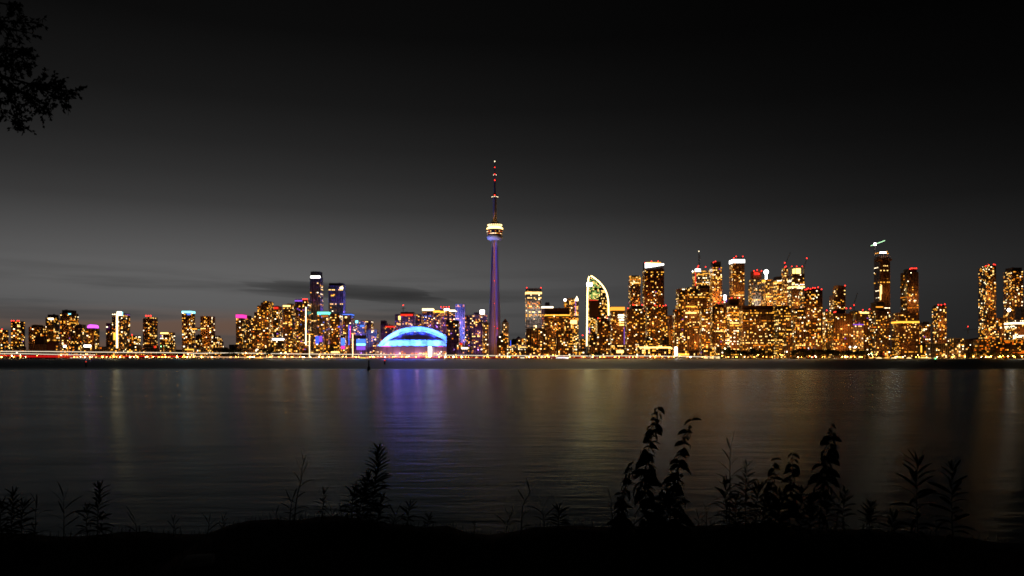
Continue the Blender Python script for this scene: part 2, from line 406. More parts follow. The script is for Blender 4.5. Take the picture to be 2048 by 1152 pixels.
def bld(name, label, x0, x1, yt, L, **o):
    Y = LAY[L] if L < 10 else L
    st = dict(lit=.26, row=.05, full=0.0, pal='a', wall='dbrown', slab='slab', fh=3.4, cw=4.3, style='slab', proud=.45, piers=False)
    st.update({k: v for k, v in o.items() if k in st})
    r = random.Random(hash_(label)); D = o.get('D', 42.0)
    st['lit'] *= r.uniform(.72, 1.22)
    a, b, D = fit(x0, x1, Y, D)
    root = ((a+b)/2, Y, ZG)
    ob = thing(name, label, o.get('cat', 'tower' if yt < 668 else 'building'), root)
    acc = {k: MB() for k in ('wall', 'floor_slab', 'pier', 'lit_window', 'dark_window')}
    ph = o.get('ph', 0); zt = PZ(yt, Y); zb = PZ(yt+ph, Y)
    vols = o.get('steps')
    if vols:
        for (sx0, sx1, sy, *yy) in vols:
            sa = a+(sx0-x0)/(x1-x0)*(b-a); sb = a+(sx1-x0)/(x1-x0)*(b-a)
            dy = yy[0] if yy else 0.0
            volume(acc, sa, sb, Y+dy, Y+D, ZG, PZ(sy, Y), st, r, root)
    else:
        volume(acc, a, b, Y, Y+D, ZG, zb, st, r, root)
    BOXES.append((label, a, b, Y, Y+D))
    acc['wall'].build('wall', ob)
    acc['floor_slab'].build('floor_slab', ob, kind='stuff')
    acc['pier'].build('pier', ob, kind='stuff')
    acc['dark_window'].build('dark_window', ob, kind='stuff')
    acc['lit_window'].build('lit_window', ob, kind='stuff')
    h = zb-ZG
    hw = (b-a)/2
    if ph:
        p0, p1 = o.get('phx', (.12, .88)); pm = MB(); xa = -hw+p0*2*hw; xb = -hw+p1*2*hw; zt_ = zt-ZG
        if o.get('dome'):
            cx = (xa+xb)/2; rr = (xb-xa)/2; n = 10
            poly = [(cx-rr, h), (cx+rr, h)]+[(cx+rr*math.cos(math.pi*i/n), h+(zt_-h)*(.45+.55*math.sin(math.pi*i/n))) for i in range(n+1)]
            pm.prism(poly, .08*D, .92*D, o.get('phm', 'dark'))
        else:
            pm.box(xa, xb, .08*D, .92*D, h, zt_, o.get('phm', 'dark'))
            pm.box(xa-.3, xb+.3, .08*D-.3, .92*D+.3, zt_-.5, zt_+.1, o.get('phm', 'dark'))
            for i in range(3):
                cx = xa+(xb-xa)*r.uniform(.1, .9); s_ = r.uniform(.8, 2.0)
                pm.box(cx-s_, cx+s_, .3*D, .3*D+2*s_, zt_+.1, zt_+r.uniform(.8, 2.4), 'dark', 'b')
        pm.build('penthouse', ob)
    else:
        pm = MB()
        pm.box(-hw, hw, 0, .5, h, h+1.0, st['wall'], 'b'); pm.box(-hw, -hw+.5, .5, D-.5, h, h+1.0, st['wall'], 'b'); pm.box(hw-.5, hw, .5, D-.5, h, h+1.0, st['wall'], 'b'); pm.box(-hw, hw, D-.5, D, h, h+1.0, st['wall'], 'b')
        if not vols: pm.build('parapet', ob)
    for nm, m_, ya, yb in o.get('ring', []):
        rg = MB(); za = PZ(yb, Y)-ZG; zc = PZ(ya, Y)-ZG
        rg.box(-hw-.65, hw+.65, -.65, D+.65, za, zc, m_); rg.build(nm, ob)
    for nm, m_, fx0, fx1, ya, yb in o.get('feat', []):
        rg = MB(); xa = max(PX(fx0, Y)-root[0], -hw); xb = min(PX(fx1, Y)-root[0], hw)
        if xb-xa < 1.0:   # falls on the flank that faces the middle of the view
            if root[0] < 0: xa, xb = hw-1.5-(fx1-fx0)*.6, hw+.3
            else: xa, xb = -hw-.3, -hw+1.5+(fx1-fx0)*.6
        rg.box(xa, xb, -.9, .3, PZ(yb, Y)-ZG, PZ(ya, Y)-ZG, m_); rg.build(nm, ob)
    for bx in o.get('beacons', []):
        px, py = bx if isinstance(bx, tuple) else (bx, yt)
        px = min(max(px, x0+1), x1-1)
        xx = a+(px-x0)/(x1-x0)*(b-a)-root[0]
        bm_ = MB(); zz = PZ(py, Y)-ZG
        bm_.box(-.25, .25, -.25, .25, -2.2, .2, 'steel'); bm_.ball((0, 0, .9), o.get('br', 1.4), 'beacon', 6)
        k_ = bm_.build('aviation_light', ob); k_.location = (xx, 1.2, zz+1.0)
    # added spots with no fixture give each front its amber glow, violet by the dome
    hh = max(h, 12.0); vary = r.uniform(.2, 1.45) if 'wash' not in o else 1.0; wx = 700 < x0 < 945
    for k_, (f_, g_) in enumerate(((.22, .55), (.66, .55))):
        if k_ and hh < 60: break
        fill_light('added_facade_fill', ob, (hw*r.uniform(-.4, .4), -(min(14+4*L, 32) if L < 10 else 12), hh*f_), (.5, .2, .9) if wx else o.get('washc', (1, .31, .05)), vary*o.get('wash', 1.0)*(4000+hh*hh*2.5)*g_, .8)
    return ob, (a, b, Y, D, root)
def fill_light(nm, parent, loc, col, W_, size):  # added fill spot without a lamp body
    l = bpy.data.lights.new(nm, 'SPOT'); l.spot_size = R(165); l.spot_blend = .3; l.color = col; l.energy = W_; l.shadow_soft_size = size
    o = bpy.data.objects.new(nm, l); COL.objects.link(o); o.location = loc; o.parent = parent; o.rotation_euler = (R(97), 0, 0)     # faces its building, away from the lake
    return o
def hash_(s_):
    h = 7
    for c in s_: h = (h*31+ord(c)) % 1000003
    return h

B = bld
# ---------------- far left
B('apartment_tower', 'short tower cut by the left end of the skyline, white lamps along its roof', -14, 17, 660, 2, feat=[('roof_light', 'w_warm', 3, 18, 660, 663)], beacons=[(1, 659), (16, 660)], lit=.4)
B('apartment_tower', 'dark slab tower with four red lights on its flat roof, second from the left end', 22, 50, 643, 1, beacons=[23, 31, 43, 48], lit=.33, wall='dark')
B('apartment_tower', 'dark tower with a rounded penthouse rising behind the brown grain silos', 57, 92, 649, 3, ph=5, phx=(.22, .95), dome=True, lit=.3, wall='dbrown')
B('apartment_tower', 'pale sided tower with dark crown and white lit strip beside the taller flat capped one', 91, 119, 629, 4, ph=6, phx=(.2, .97), feat=[('lit_band', 'w_white', 97, 109, 636, 639)], lit=.36, wall='grey', slab='gslab')
B('apartment_tower', 'tall brown tower with wide dark cap, highest left of the white spine tower', 120, 157, 620, 3, ph=6, phx=(.12, .86), lit=.34, feat=[('roof_light', 'w_cyan', 144, 152, 627, 629)])
B('apartment_tower', 'dark tower with a black blank square high on its front, left of the magenta crown', 150, 173, 649, 2, ph=7, phx=(.02, .98), lit=.3, wall='dark', feat=[('blank_panel', 'dark', 151, 171, 659, 670)])
B('apartment_tower', 'tower topped by a glowing magenta rounded crown', 173, 199, 649, 1, ph=7, phx=(.05, .95), dome=True, phm='l_orchid', lit=.32)
B('apartment_tower', 'narrow dark stub tower attached left of the white spine tower', 212, 226, 647, 2, lit=.34, wall='dark')
B('apartment_tower', 'pale tower with a bright white light spine and white sign on its roof', 224, 260, 627, 3, lit=.36, wall='grey', slab='gslab', feat=[('light_spine', 'l_gold', 232.5, 236, 627, 699), ('roof_sign', 'w_white', 234, 243, 623, 631), ('roof_sign', 'w_cyan', 243, 248, 624, 631), ('lit_stair', 'w_gold', 227, 231, 665, 680)])
B('apartment_block', 'low tower with one red roof light between white spine and three beacon towers', 259, 281, 672, 2, beacons=[(267, 671)], lit=.5, style='band', row=.4)
B('apartment_tower', 'ribbed tower with three orange red lamps along its roof edge', 286, 315, 634, 3, lit=.3, piers=True, beacons=[(296, 633), (304, 633), (312, 633)], br=1.9, steps=[(286, 297, 636.5), (297, 315, 634)])
B('apartment_block', 'mid height block with a white lit roof band beside a red sign', 320, 350, 665, 3, lit=.42, feat=[('lit_band', 'w_warm', 321, 337, 665, 668)])
B('apartment_tower', 'tower with a cyan white glowing crown joined by a high bridge to its twin', 364, 390, 622, 3, lit=.36, D=30, wall='dbrown', ring=[('crown_light', 'w_cyan', 622, 626)], feat=[('roof_sign', 'w_blue', 374, 381, 626, 630)])
B('apartment_tower', 'plain topped twin tower at the right end of the high bridge', 401, 430, 633, 3, lit=.33, D=30, wall='brown', piers=True)
B('apartment_block', 'low block with a dark flat top under the high bridge', 391, 404, 670, 2, lit=.4, ph=5, phx=(0, 1))
B('apartment_block', 'stepped glassy low block right of the twin bridge towers', 423, 447, 671, 2, lit=.42, wall='brown', style='grid', steps=[(423, 436, 671), (436, 443, 676), (443, 447, 683)])
o_, _ = B('apartment_tower', 'dark tower with a magenta sign crown at the left foot of the big stepped cluster', 472, 493, 629, 4, lit=.34, wall='dark', ring=[('crown_light', 'l_pink', 629, 636)])
B('apartment_tower', 'slim plain tower tucked right of the magenta sign crown', 493, 503, 632, 5, lit=.26, wall='dark')
# ---------------- cluster left of the stadium
B('apartment_tower', 'big dark stepped tower climbing in five steps to the right', 503, 547, 602, 3, lit=.40, wall='dark', steps=[(503, 510, 636), (510, 518, 624), (518, 527, 611), (527, 533, 605), (533, 547, 602)], D=46)
B('apartment_tower', 'dark tower with a dull red lit roof wall right of the big stepped tower', 545, 565, 612, 4, lit=.36, wall='dark', ph=7, phx=(.02, .98), phm='brick', feat=[('red_panel', 'l_red', 547, 558, 614, 618)])
B('apartment_tower', 'broad tower with a long white lamp row along its left roof edge', 566, 592, 607, 3, lit=.40, wall='dark', steps=[(566, 578, 610), (578, 592, 607)], feat=[('roof_light', 'w_warm', 566, 581, 610.5, 613.5)])
B('apartment_tower', 'dark tower with a violet lit top left of the four beacon tower', 590, 612, 599, 4, lit=.34, pal='p', wall='dark', ring=[('crown_light', 'l_violet', 600, 603)])
B('apartment_tower', 'dark tower with four red roof lights against the left side of the tallest violet tower', 605, 622, 600, 2, lit=.3, pal='p', wall='dark', beacons=[606, 611, 615, 620], feat=[('edge_light', 'w_white', 611, 612.5, 614, 690)])
B('glass_tower', 'tallest dark violet glass tower of the west side with a white band under its cap', 620, 646, 543, 4, lit=.04, pal='w', wall='grey', slab='gslab', style='slab', fh=3.3, wash=.03, ph=10, phx=(.04, .96), feat=[('lit_band', 'l_white', 621, 642, 552, 556)], D=34)
B('glass_tower', 'broad dark violet glass tower right of the tallest one, white lamps by its right corner', 657, 691, 566, 4, lit=.04, pal='w', wall='grey', slab='gslab', fh=3.3, wash=.03, ph=5, phx=(.02, .96), feat=[('lit_band', 'w_white', 680, 690, 574, 578), ('lit_band', 'w_gold', 662, 668, 590, 592)], D=34)
B('apartment_tower', 'mid height tower with a teal lit roof between the two violet glass towers', 635, 661, 623, 3, lit=.34, pal='p', wall='grey', slab='gslab', ring=[('crown_light', 'l_teal', 623.5, 629)], D=30)
B('apartment_tower', 'brown tower with blue roof letters below the broad violet glass tower', 660, 686, 628, 2, lit=.36, pal='a', wall='dbrown', feat=[('blue_sign', 'l_blue', 676, 683, 652, 655)])
B('apartment_tower', 'tower with blue roof lights and a blue to magenta light line down its front', 683, 708, 627, 3, lit=.26, pal='p', wall='dark', ring=[('crown_light', 'w_blue', 628, 630)], feat=[('neon_line', 'l_blue', 697, 699, 650, 690), ('neon_line', 'l_pink', 700, 701.5, 652, 676), ('lit_band', 'w_warm', 690, 694, 633, 636)])
B('apartment_block', 'blue lit block with a round white roof lamp', 708, 733, 644, 4, lit=.3, pal='p', wall='grey', slab='gslab', feat=[('roof_lamp', 'w_cyan', 711, 716, 641, 646), ('blue_band', 'w_blue', 720, 733, 650, 654)])
B('apartment_block', 'brown block with lit upper floors just behind the blue lit block', 721, 747, 642, 6, lit=.45, wall='dbrown')
B('office_block', 'low dark blue block left of the dome behind the lit canopy', 733, 757, 660, 4, lit=.25, pal='p', wall='dark', style='grid')
B('apartment_tower', 'narrow dark tower with a slanted dark top above the left end of the dome', 761, 780, 641, 6, lit=.28, pal='p', wall='dark', ph=6, phx=(0, .6))
B('apartment_block', 'block with a red lit roof line above the left end of the dome', 771, 790, 651, 5, lit=.3, pal='p', wall='dark', ring=[('red_band', 'l_red', 652, 655)])
B('office_tower', 'wide office tower with a red sign band and a roof mast behind the dome', 790, 832, 624, 6, ph=4, phx=(.28, .96), lit=.24, pal='p', wall='grey', slab='gslab', feat=[('red_band', 'l_red', 801, 826, 628, 632), ('lit_pier', 'w_warm', 797, 801, 632, 640)])
B('apartment_tower', 'dark short tower in the gap right of the red band tower', 832, 846, 629, 5, lit=.35, pal='p', wall='dark')
B('apartment_tower', 'tower with a bright gold white crown over the top of the dome', 845, 868, 617, 6, lit=.36, pal='p', wall='dbrown', ring=[('crown_light', 'l_gold', 617, 621.5)])
B('apartment_tower', 'tower with soft gold lamps on its roof right of the bright gold crown', 867, 882, 621, 5, lit=.36, pal='p', wall='dbrown', ring=[('crown_light', 'w_gold', 621, 625)])
B('apartment_tower', 'tower with red roof lights over a white oval sign behind the dome', 880, 902, 615, 6, lit=.36, pal='p', wall='dbrown', beacons=[882, 888, 894, 900], feat=[('roof_sign', 'w_white', 888, 899, 617, 621), ('roof_light', 'w_gold', 880, 889, 622, 626)])
B('apartment_tower', 'grey tower with a short white crown left of the violet slab tower', 899, 912, 620, 5, lit=.34, pal='p', wall='grey', slab='gslab', ring=[('crown_light', 'w_white', 620, 623)])
B('apartment_tower', 'tall violet lit slab tower between the dome and the spire', 911, 930, 609, 4, lit=.16, pal='r', wall='lgrey', slab='gslab', piers=True, D=26, washc=(.30, .16, 1), wash=2.0)
B('apartment_tower', 'dark brown tower in front of the right end of the dome', 893, 919, 641, 1, lit=.24, pal='r', wall='dbrown', beacons=[(905, 642), (917, 643)], D=34)
B('apartment_tower', 'plain dark tower right of the violet slab tower', 929, 945, 631, 5, lit=.28, pal='p', wall='dark')
B('office_tower', 'grey striped tower with a glowing white cube sign on its roof', 945, 975, 625, 5, lit=.25, pal='r', wall='grey', slab='lgrey', style='band', ph=3, phx=(.1, .45), D=30, feat=[('cube_sign', 'l_white', 960, 969, 620, 628)])
B('apartment_tower', 'dark brown tower with red roof lights in front of the white cube sign tower', 944, 966, 640, 2, lit=.34, pal='r', wall='dbrown', beacons=[(946, 643), (958, 643), (965, 644)])
B('apartment_tower', 'brown tower left of the spire with two red lamps on its middle', 964, 977, 645, 3, lit=.42, pal='r', wall='grey', beacons=[(967, 671), (972, 669)], D=20)
B('pavilion', 'low pale building with a red sign at the right foot of the dome', 914, 927, 687, 0, lit=.35, wall='lgrey', style='grid', feat=[('red_sign', 'l_red', 919, 927, 686, 690)], cat='building')
B('pavilion', 'low building with a white lit roof board left of the spire base', 922, 945, 694, 0, lit=.2, wall='grey', feat=[('white_sign', 'w_white', 923, 936, 695, 698)], cat='building')
# ---------------- right of the spire
o_peak, i_peak = B('office_tower', 'slender tower with a pointed roof just right of the spire', 1004, 1017, 646, 6, lit=.16, pal='w', wall='lgrey', slab='lgrey', style='grid')
B('apartment_block', 'low brown block touching the right side of the spire base', 994, 1014, 669, 1, lit=.34, wall='brown', ph=3, phx=(.3, .6), style='grid')
B('low_hall', 'low white and blue lit hall between the spire and the grey beacon tower', 1014, 1052, 690, 3, lit=.5, pal='w', wall='grey', style='band', row=.5, feat=[('blue_light', 'l_blue', 1020.5, 1022, 681, 692)], cat='building')
B('office_block', 'yellow lit office block under the dark hill left of the grey beacon tower', 1033, 1054, 677, 4, lit=.6, pal='g', wall='grey', style='grid')
B('glass_tower', 'grey blue glass tower with red lights at both roof corners', 1051, 1083, 577, 3, lit=.16, row=.22, pal='r', wall='grey', slab='lgrey', style='band', fh=3.8, wash=.8, washc=(1, .80, .66), beacons=[(1053, 577), (1082, 577)], ring=[('crown_light', 'w_warm', 584, 588)], D=38)
B('office_tower', 'grey tower with a small dark roof box right of the grey beacon tower', 1083, 1106, 605, 5, ph=7, phx=(.3, .7), lit=.1, wall='lgrey', slab='lgrey', style='grid', ring=[('crown_light', 'w_white', 613, 616)])
B('office_tower', 'wide brown office block with a blank dark top and a lit row beneath', 1089, 1140, 616, 2, lit=.26, row=.12, pal='g', wall='brown', style='grid', cw=3.6, ph=12, phx=(0, 1), phm='dbrown', ring=[('lit_band', 'w_gold', 629.5, 631.5)], D=44)
B('apartment_tower', 'brown glass tower in front of the grey beacon tower, amber lights throughout', 1052, 1091, 657, 1, lit=.36, wall='brown', style='grid', D=32)
B('apartment_tower', 'brown tower at the right front corner of the wide office block', 1112, 1144, 662, 1, lit=.34, wall='brown', style='grid', D=30)
o_gold, i_gold = B('glass_tower', 'brightly lit golden tower with a white globe on its roof and a pale fin', 1128, 1157, 597, 4, lit=.62, pal='g', wall='brown', style='grid', D=30, feat=[('lit_wall', 'w_warm', 1141, 1154, 640, 648)])
B('apartment_tower', 'small dim tower in the gap between golden tower and sail tower', 1158, 1171, 678, 3, lit=.45, wall='grey', beacons=[(1164, 672)])
B('apartment_tower', 'front brown tower with red roof lights below the sail shaped tower', 1191, 1220, 637, 1, lit=.3, wall='brown', beacons=[(1193, 638), (1198, 643), (1214, 637)], ph=4, phx=(.1, .8))
B('apartment_tower', 'low brown block at the left foot of the sail shaped tower', 1176, 1194, 668, 0, lit=.3, wall='brown')
B('office_tower', 'tower with an orange roof band and white striped right half', 1219, 1249, 614, 3, lit=.36, wall='dbrown', ring=[('crown_light', 'l_orange', 614, 621)], feat=[('lit_band', 'w_white', 1236, 1248, 629, 632), ('lit_band', 'w_white', 1236, 1248, 634, 636), ('lit_band', 'w_white', 1238, 1248, 639, 641), ('lit_band', 'w_warm', 1238, 1248, 644, 646), ('lit_band', 'w_warm', 1238, 1248, 649, 651), ('edge_light', 'l_violet', 1248, 1249.5, 655, 692)])
o_disc, i_disc = B('apartment_tower', 'tower with a golden disc crown left of the white crowned slab', 1257, 1281, 551, 6, lit=.38, wall='brown', ph=2)
o_slab, i_slab = B('apartment_tower', 'tall dark red ribbed slab with a brilliant white slanted crown', 1285, 1328, 524, 5, lit=.36, wall='dbrown', slab='brick', piers=True, ph=14, phx=(.02, .98), beacons=[(1286, 527), (1300, 524), (1315, 524), (1326, 529)])
B('apartment_tower', 'wide residential tower with dark penthouse below the golden disc crown', 1250, 1291, 612, 3, ph=6, phx=(.28, .84), lit=.32, wall='dbrown', beacons=[(1252, 618), (1264, 611), (1284, 611)])
B('apartment_tower', 'residential tower with two red roof lights below the white crowned slab', 1290, 1335, 613, 4, lit=.36, wall='dbrown', beacons=[(1318, 613), (1326, 613), (1331, 612), (1308, 612)])
B('low_terminal', 'long low terminal with glowing yellow glass storeys on the quay', 1273, 1345, 690, 0, lit=.62, row=.6, pal='g', wall='brown', style='grid', fh=5, cw=5, feat=[('lit_band', 'w_warm', 1279, 1342, 693.5, 696.5)], D=22, cat='building', full=.2)
B('roof_block', 'dark stepped block rising behind the left half of the yellow terminal', 1286, 1305, 676, 1, lit=.12, wall='dark', cat='building', ph=5, phx=(.2, .6))
B('roof_block', 'dark blank block rising behind the right end of the yellow terminal', 1319, 1338, 674, 1, lit=.1, wall='dbrown', cat='building')
B('office_block', 'dark red narrow block behind the floodlit orange building', 1334, 1345, 631, 6, lit=.16, pal='o', wall='brick', style='grid')
B('old_office', 'floodlit orange old building with small dense windows', 1336, 1350, 656, 3, lit=.75, pal='o', wall='brown', fh=3, cw=3, style='grid', cat='building', ph=3, phx=(.2, .8))
B('hotel_tower', 'big brown stepped concrete hotel tower with dark glass front', 1352, 1416, 574, 3, lit=.22, row=.14, pal='g', wall='brown', style='band', steps=[(1352, 1366, 577), (1366, 1376, 579, 2.), (1374, 1396, 574, 9.), (1376, 1412, 585, 4.), (1412, 1416, 598)], D=40, feat=[('lit_band', 'w_gold', 1372, 1392, 612, 614), ('lit_band', 'w_warm', 1371, 1393, 624.5, 627)])
B('hotel_wing', 'curved low wing with bright windows at the left foot of the brown hotel', 1346, 1367, 619, 2, lit=.42, wall='brown', cat='building', D=26)
B('glass_podium', 'white glowing entrance box beside a yellow lit podium on the quay', 1346, 1398, 701, 0, lit=.5, row=.5, pal='g', wall='brown', fh=5, feat=[('entrance_box', 'l_white', 1347.5, 1354.5, 694, 711), ('lit_band', 'w_gold', 1358, 1378, 707, 711)], D=20, cat='building')
o_mast, i_mast = B('office_tower', 'gold lit office tower with a tall mast and a white sign on its top', 1385, 1420, 541, 6, lit=.42, row=.35, pal='g', wall='grey', slab='lgrey', style='band', feat=[('roof_sign', 'l_white', 1387, 1401, 538, 543), ('red_edge', 'l_red', 1385, 1386.6, 545, 572)], beacons=[(1391, 536), (1410, 535), (1393, 533)], D=36)
B('office_tower', 'dark red brown block in front of the mast tower', 1396, 1419, 570, 4, lit=.2, wall='brick', ph=7, phx=(.02, .98), style='grid', D=26)
B('apartment_tower', 'tall residential tower with a black cap and red lights on its left roof edge', 1419, 1444, 523, 5, lit=.40, wall='brown', ph=11, phx=(.1, .9), beacons=[(1422, 526), (1427, 524)], D=36)
B('apartment_tower', 'tall tower wearing a bright white ring crown under a dark cap', 1459, 1489, 514, 5, lit=.38, wall='brown', ph=5, phx=(.14, .86), ring=[('crown_light', 'l_white', 519, 525.5)], beacons=[(1462, 517), (1468, 514), (1485, 514), (1487, 523)], D=36)
B('office_tower', 'short tower with a white globe sign between the black cap and ring crown towers', 1443, 1461, 593, 4, lit=.32, pal='p', wall='grey', feat=[('roof_sign', 'l_white', 1444, 1452, 590, 600), ('violet_sign', 'l_violet', 1452, 1455, 599, 604)], beacons=[(1440, 601), (1447, 605)], D=24)
B('office_tower', 'white striped office block below the ring crown tower', 1453, 1478, 598, 2, lit=.24, row=.35, full=.18, pal='w', wall='dbrown', style='band', ph=12, phx=(.0, 1), beacons=[(1458, 597), (1475, 597)], D=34)
B('apartment_tower', 'residential tower with red roof lamps between the brown hotel and the striped block', 1418, 1454, 609, 2, lit=.40, wall='dbrown', ph=5, phx=(.3, .8), beacons=[(1434, 607), (1444, 606)], D=36, piers=True)
B('apartment_tower', 'narrow amber tower pressed against the right side of the brown hotel', 1399, 1420, 618, 1, lit=.45, wall='brown', D=28, piers=True)
B('office_block', 'very wide brown block with lit rows behind the dark shore trees', 1476, 1548, 611, 2, lit=.26, row=.2, pal='g', wall='brown', style='grid', ph=8, phx=(0, 1), phm='dbrown', D=44, cw=3.8)
B('bank_tower', 'pale grey striped tower in front of a red glowing crown', 1497, 1522, 559, 4, lit=.24, row=.2, pal='g', wall='lgrey', slab='lgrey', style='band', D=34, wash=.9, washc=(1, .78, .6))
B('bank_tower', 'dark tower with a red glowing crown and red roof lights', 1500, 1524, 542, 6, lit=.1, wall='dark', ph=16, phx=(.02, .98), phm='brick', feat=[('red_sign', 'l_red', 1508, 1517, 544, 550)], beacons=[(1502, 543), (1511, 541), (1523, 543), (1508, 546), (1516, 549)], D=34)
o_wb, i_wb = B('office_tower', 'gold lit tower topped by a brilliant white beacon', 1524, 1546, 559, 5, lit=.36, row=.28, pal='g', wall='grey', style='band', D=36)
B('office_tower', 'office tower with bright gold floors and a dark cap right of the white beacon', 1546, 1567, 553, 6, lit=.4, row=.3, full=.22, pal='g', wall='brown', style='band', ph=7, phx=(0, 1), D=38)
B('glass_tower', 'narrow glass tower with a bright gold edge beside the framed roof tower', 1563, 1577, 536, 5, lit=.55, pal='g', wall='dbrown', style='band', row=.3, beacons=[(1565, 536), (1569, 534)], D=26)
o_fr, i_fr = B('office_tower', 'tower with a lit open roof frame and bright white bands', 1575, 1609, 548, 4, lit=.2, row=.12, pal='w', wall='dark', style='band', ring=[('lit_band', 'w_warm', 572.5, 575.5)], feat=[('lit_band', 'w_warm', 1576, 1589, 565, 569)], D=38)
B('office_block', 'dark block with short gold rows right of the very wide brown block', 1548, 1582, 612, 1, lit=.14, row=.22, pal='g', wall='dark', style='band', D=40)
B('office_block', 'low brown block with dim windows right in front of the dark gold row block', 1567, 1584, 655, 0, lit=.3, wall='brown', style='grid', D=22)
B('apartment_tower', 'dark round cornered tower between the gold row block and the many beacon tower', 1582, 1611, 616, 1, lit=.3, wall='dark', ph=4, phx=(.04, .96), dome=True, D=34, piers=True)
B('apartment_tower', 'broad residential tower crowded with red roof lights', 1598, 1645, 576, 2, lit=.40, wall='dbrown', D=42, ph=4, phx=(.2, .9), beacons=[(1600, 581), (1604, 580), (1608, 578), (1614, 579), (1620, 577), (1626, 577), (1634, 576), (1643, 580), (1620, 585), (1615, 583), (1628, 584)])
B('apartment_tower', 'pale densely lit tower right of the many beacon tower', 1644, 1662, 624, 2, lit=.55, pal='r', wall='lgrey', beacons=[(1648, 622)], D=28)
o_sl, i_sl = B('apartment_tower', 'tower with a slanted top and a stepped lower left shoulder', 1659, 1691, 590, 4, lit=.34, pal='w', wall='brown', steps=[(1659, 1668, 590), (1668, 1691, 577)], D=34)
B('apartment_tower', 'brown residential block with a dark penthouse below the slanted top tower', 1655, 1706, 618, 1, ph=9, phx=(.18, .6), lit=.36, wall='brown', beacons=[(1657, 626), (1660, 625), (1689, 618), (1700, 618)], D=42)
B('apartment_tower', 'block with white roof lamp row and red lights left of the construction tower', 1699, 1746, 622, 3, lit=.36, wall='dbrown', feat=[('roof_light', 'w_warm', 1720, 1742, 624, 627)], beacons=[(1719, 621), (1737, 620), (1718, 643), (1700, 643)], D=40)
B('apartment_block', 'pale low block with a violet roof line in front of the white lamp row block', 1697, 1727, 648, 1, lit=.36, pal='r', wall='lgrey', slab='lgrey', style='grid', ring=[('roof_line', 'w_violet', 648.4, 650)], D=30)
B('apartment_tower', 'dark tower with an orange lit ledge at the foot of the construction tower', 1738, 1781, 604, 2, ph=17, phx=(.08, .62), lit=.32, wall='dark', D=42, feat=[('lit_ledge', 'l_orange', 1740, 1766, 613, 615)])
o_con, i_con = B('construction_tower', 'very tall unfinished brown tower with floodlights and a crane on top', 1748, 1780, 516, 5, lit=.02, wall='dbrown', slab='brown', piers=True, style='slab', D=40, feat=[('hoist_light', 'w_warm', 1754, 1756, 572, 600), ('hoist_light', 'w_warm', 1762, 1763.5, 570, 588)])
B('apartment_tower', 'twisted balcony tower with a red lit dark cap right of the construction tower', 1801, 1837, 537, 4, ph=7, phx=(.22, .9), lit=.14, pal='r', wall='dbrown', slab='slab', beacons=[(1811, 539), (1815, 538), (1820, 538), (1826, 538), (1831, 538)], D=40)
B('office_block', 'wide brown gridded office block with a lit gold row near its top', 1783, 1838, 626, 2, lit=.2, row=.08, pal='g', wall='brown', slab='brown', style='grid', cw=3.4, ring=[('lit_band', 'w_gold', 642.5, 646)], D=44)
B('apartment_block', 'brown block with a dark cap between the gridded office and the three beacon tower', 1837, 1861, 644, 3, ph=5, phx=(.2, .9), lit=.4, wall='brown', D=30)
B('apartment_tower', 'mid height tower with three red roof lights standing alone near the right', 1864, 1893, 610, 2, ph=3, phx=(.08, .95), lit=.34, pal='r', wall='dbrown', beacons=[(1866, 611), (1876, 611), (1888, 610)], D=32)
B('warehouse', 'small brown shed with a yellow edge light beside the gridded office', 1834, 1852, 689, 1, lit=.1, wall='brown', feat=[('edge_light', 'w_gold', 1834, 1836, 691, 705)], cat='building', ph=4, phx=(0, 1))
B('apartment_block', 'low pale stepped block with lit diagonal stair in front of the three beacon tower', 1852, 1898, 687, 0, lit=.36, pal='g', wall='lgrey', slab='lgrey', style='band', D=22)
B('apartment_block', 'low pale block with lit centre right of the diagonal stair block', 1896, 1928, 677, 1, lit=.38, pal='r', wall='lgrey', slab='lgrey', style='band', D=26)
B('apartment_block', 'dark unlit block right of the pale stepped blocks', 1927, 1947, 680, 2, lit=.1, wall='dark', D=24)
B('apartment_tower', 'tall dark tower with four red roof lights beside the rightmost tall tower', 1957, 1992, 530, 4, lit=.42, pal='r', wall='dark', steps=[(1957, 1966, 534), (1966, 1992, 530)], beacons=[(1958, 533), (1968, 531), (1985, 530), (1990, 531)], D=44)
B('apartment_tower', 'tall dark tower with a plain flat top, rightmost in the skyline', 2007, 2046, 535, 4, lit=.36, pal='r', wall='dark', ph=7, phx=(.1, .97), D=44)
B('apartment_block', 'amber lit block in the gap between the two tall towers at the right end', 1991, 2012, 636, 3, lit=.45, wall='brown', D=30)
B('silo_block', 'dark block with a brilliant floodlight in front of the rightmost tall tower', 2030, 2060, 614, 2, lit=.02, wall='dark', cat='building', D=30)
B('office_block', 'block with white lit floors under the brilliant floodlight at the right end', 2009, 2062, 640, 1, lit=.4, row=.3, pal='w', wall='dbrown', style='band', ring=[('lit_band', 'w_white', 645, 648)], D=36)
B('apartment_block', 'brown block with a bright left half below the four beacon tower', 1946, 1984, 679, 1, lit=.42, pal='o', wall='brown', style='band', row=.2, D=30)
B('apartment_block', 'low dark block with gold rows at the right end of the shore', 1999, 2056, 680, 0, lit=.22, row=.2, pal='o', wall='dark', style='band', D=24)
B('office_block', 'low amber block between the bright half block and the gold row block', 1978, 2004, 684, 0, lit=.3, pal='o', wall='dbrown', D=22)
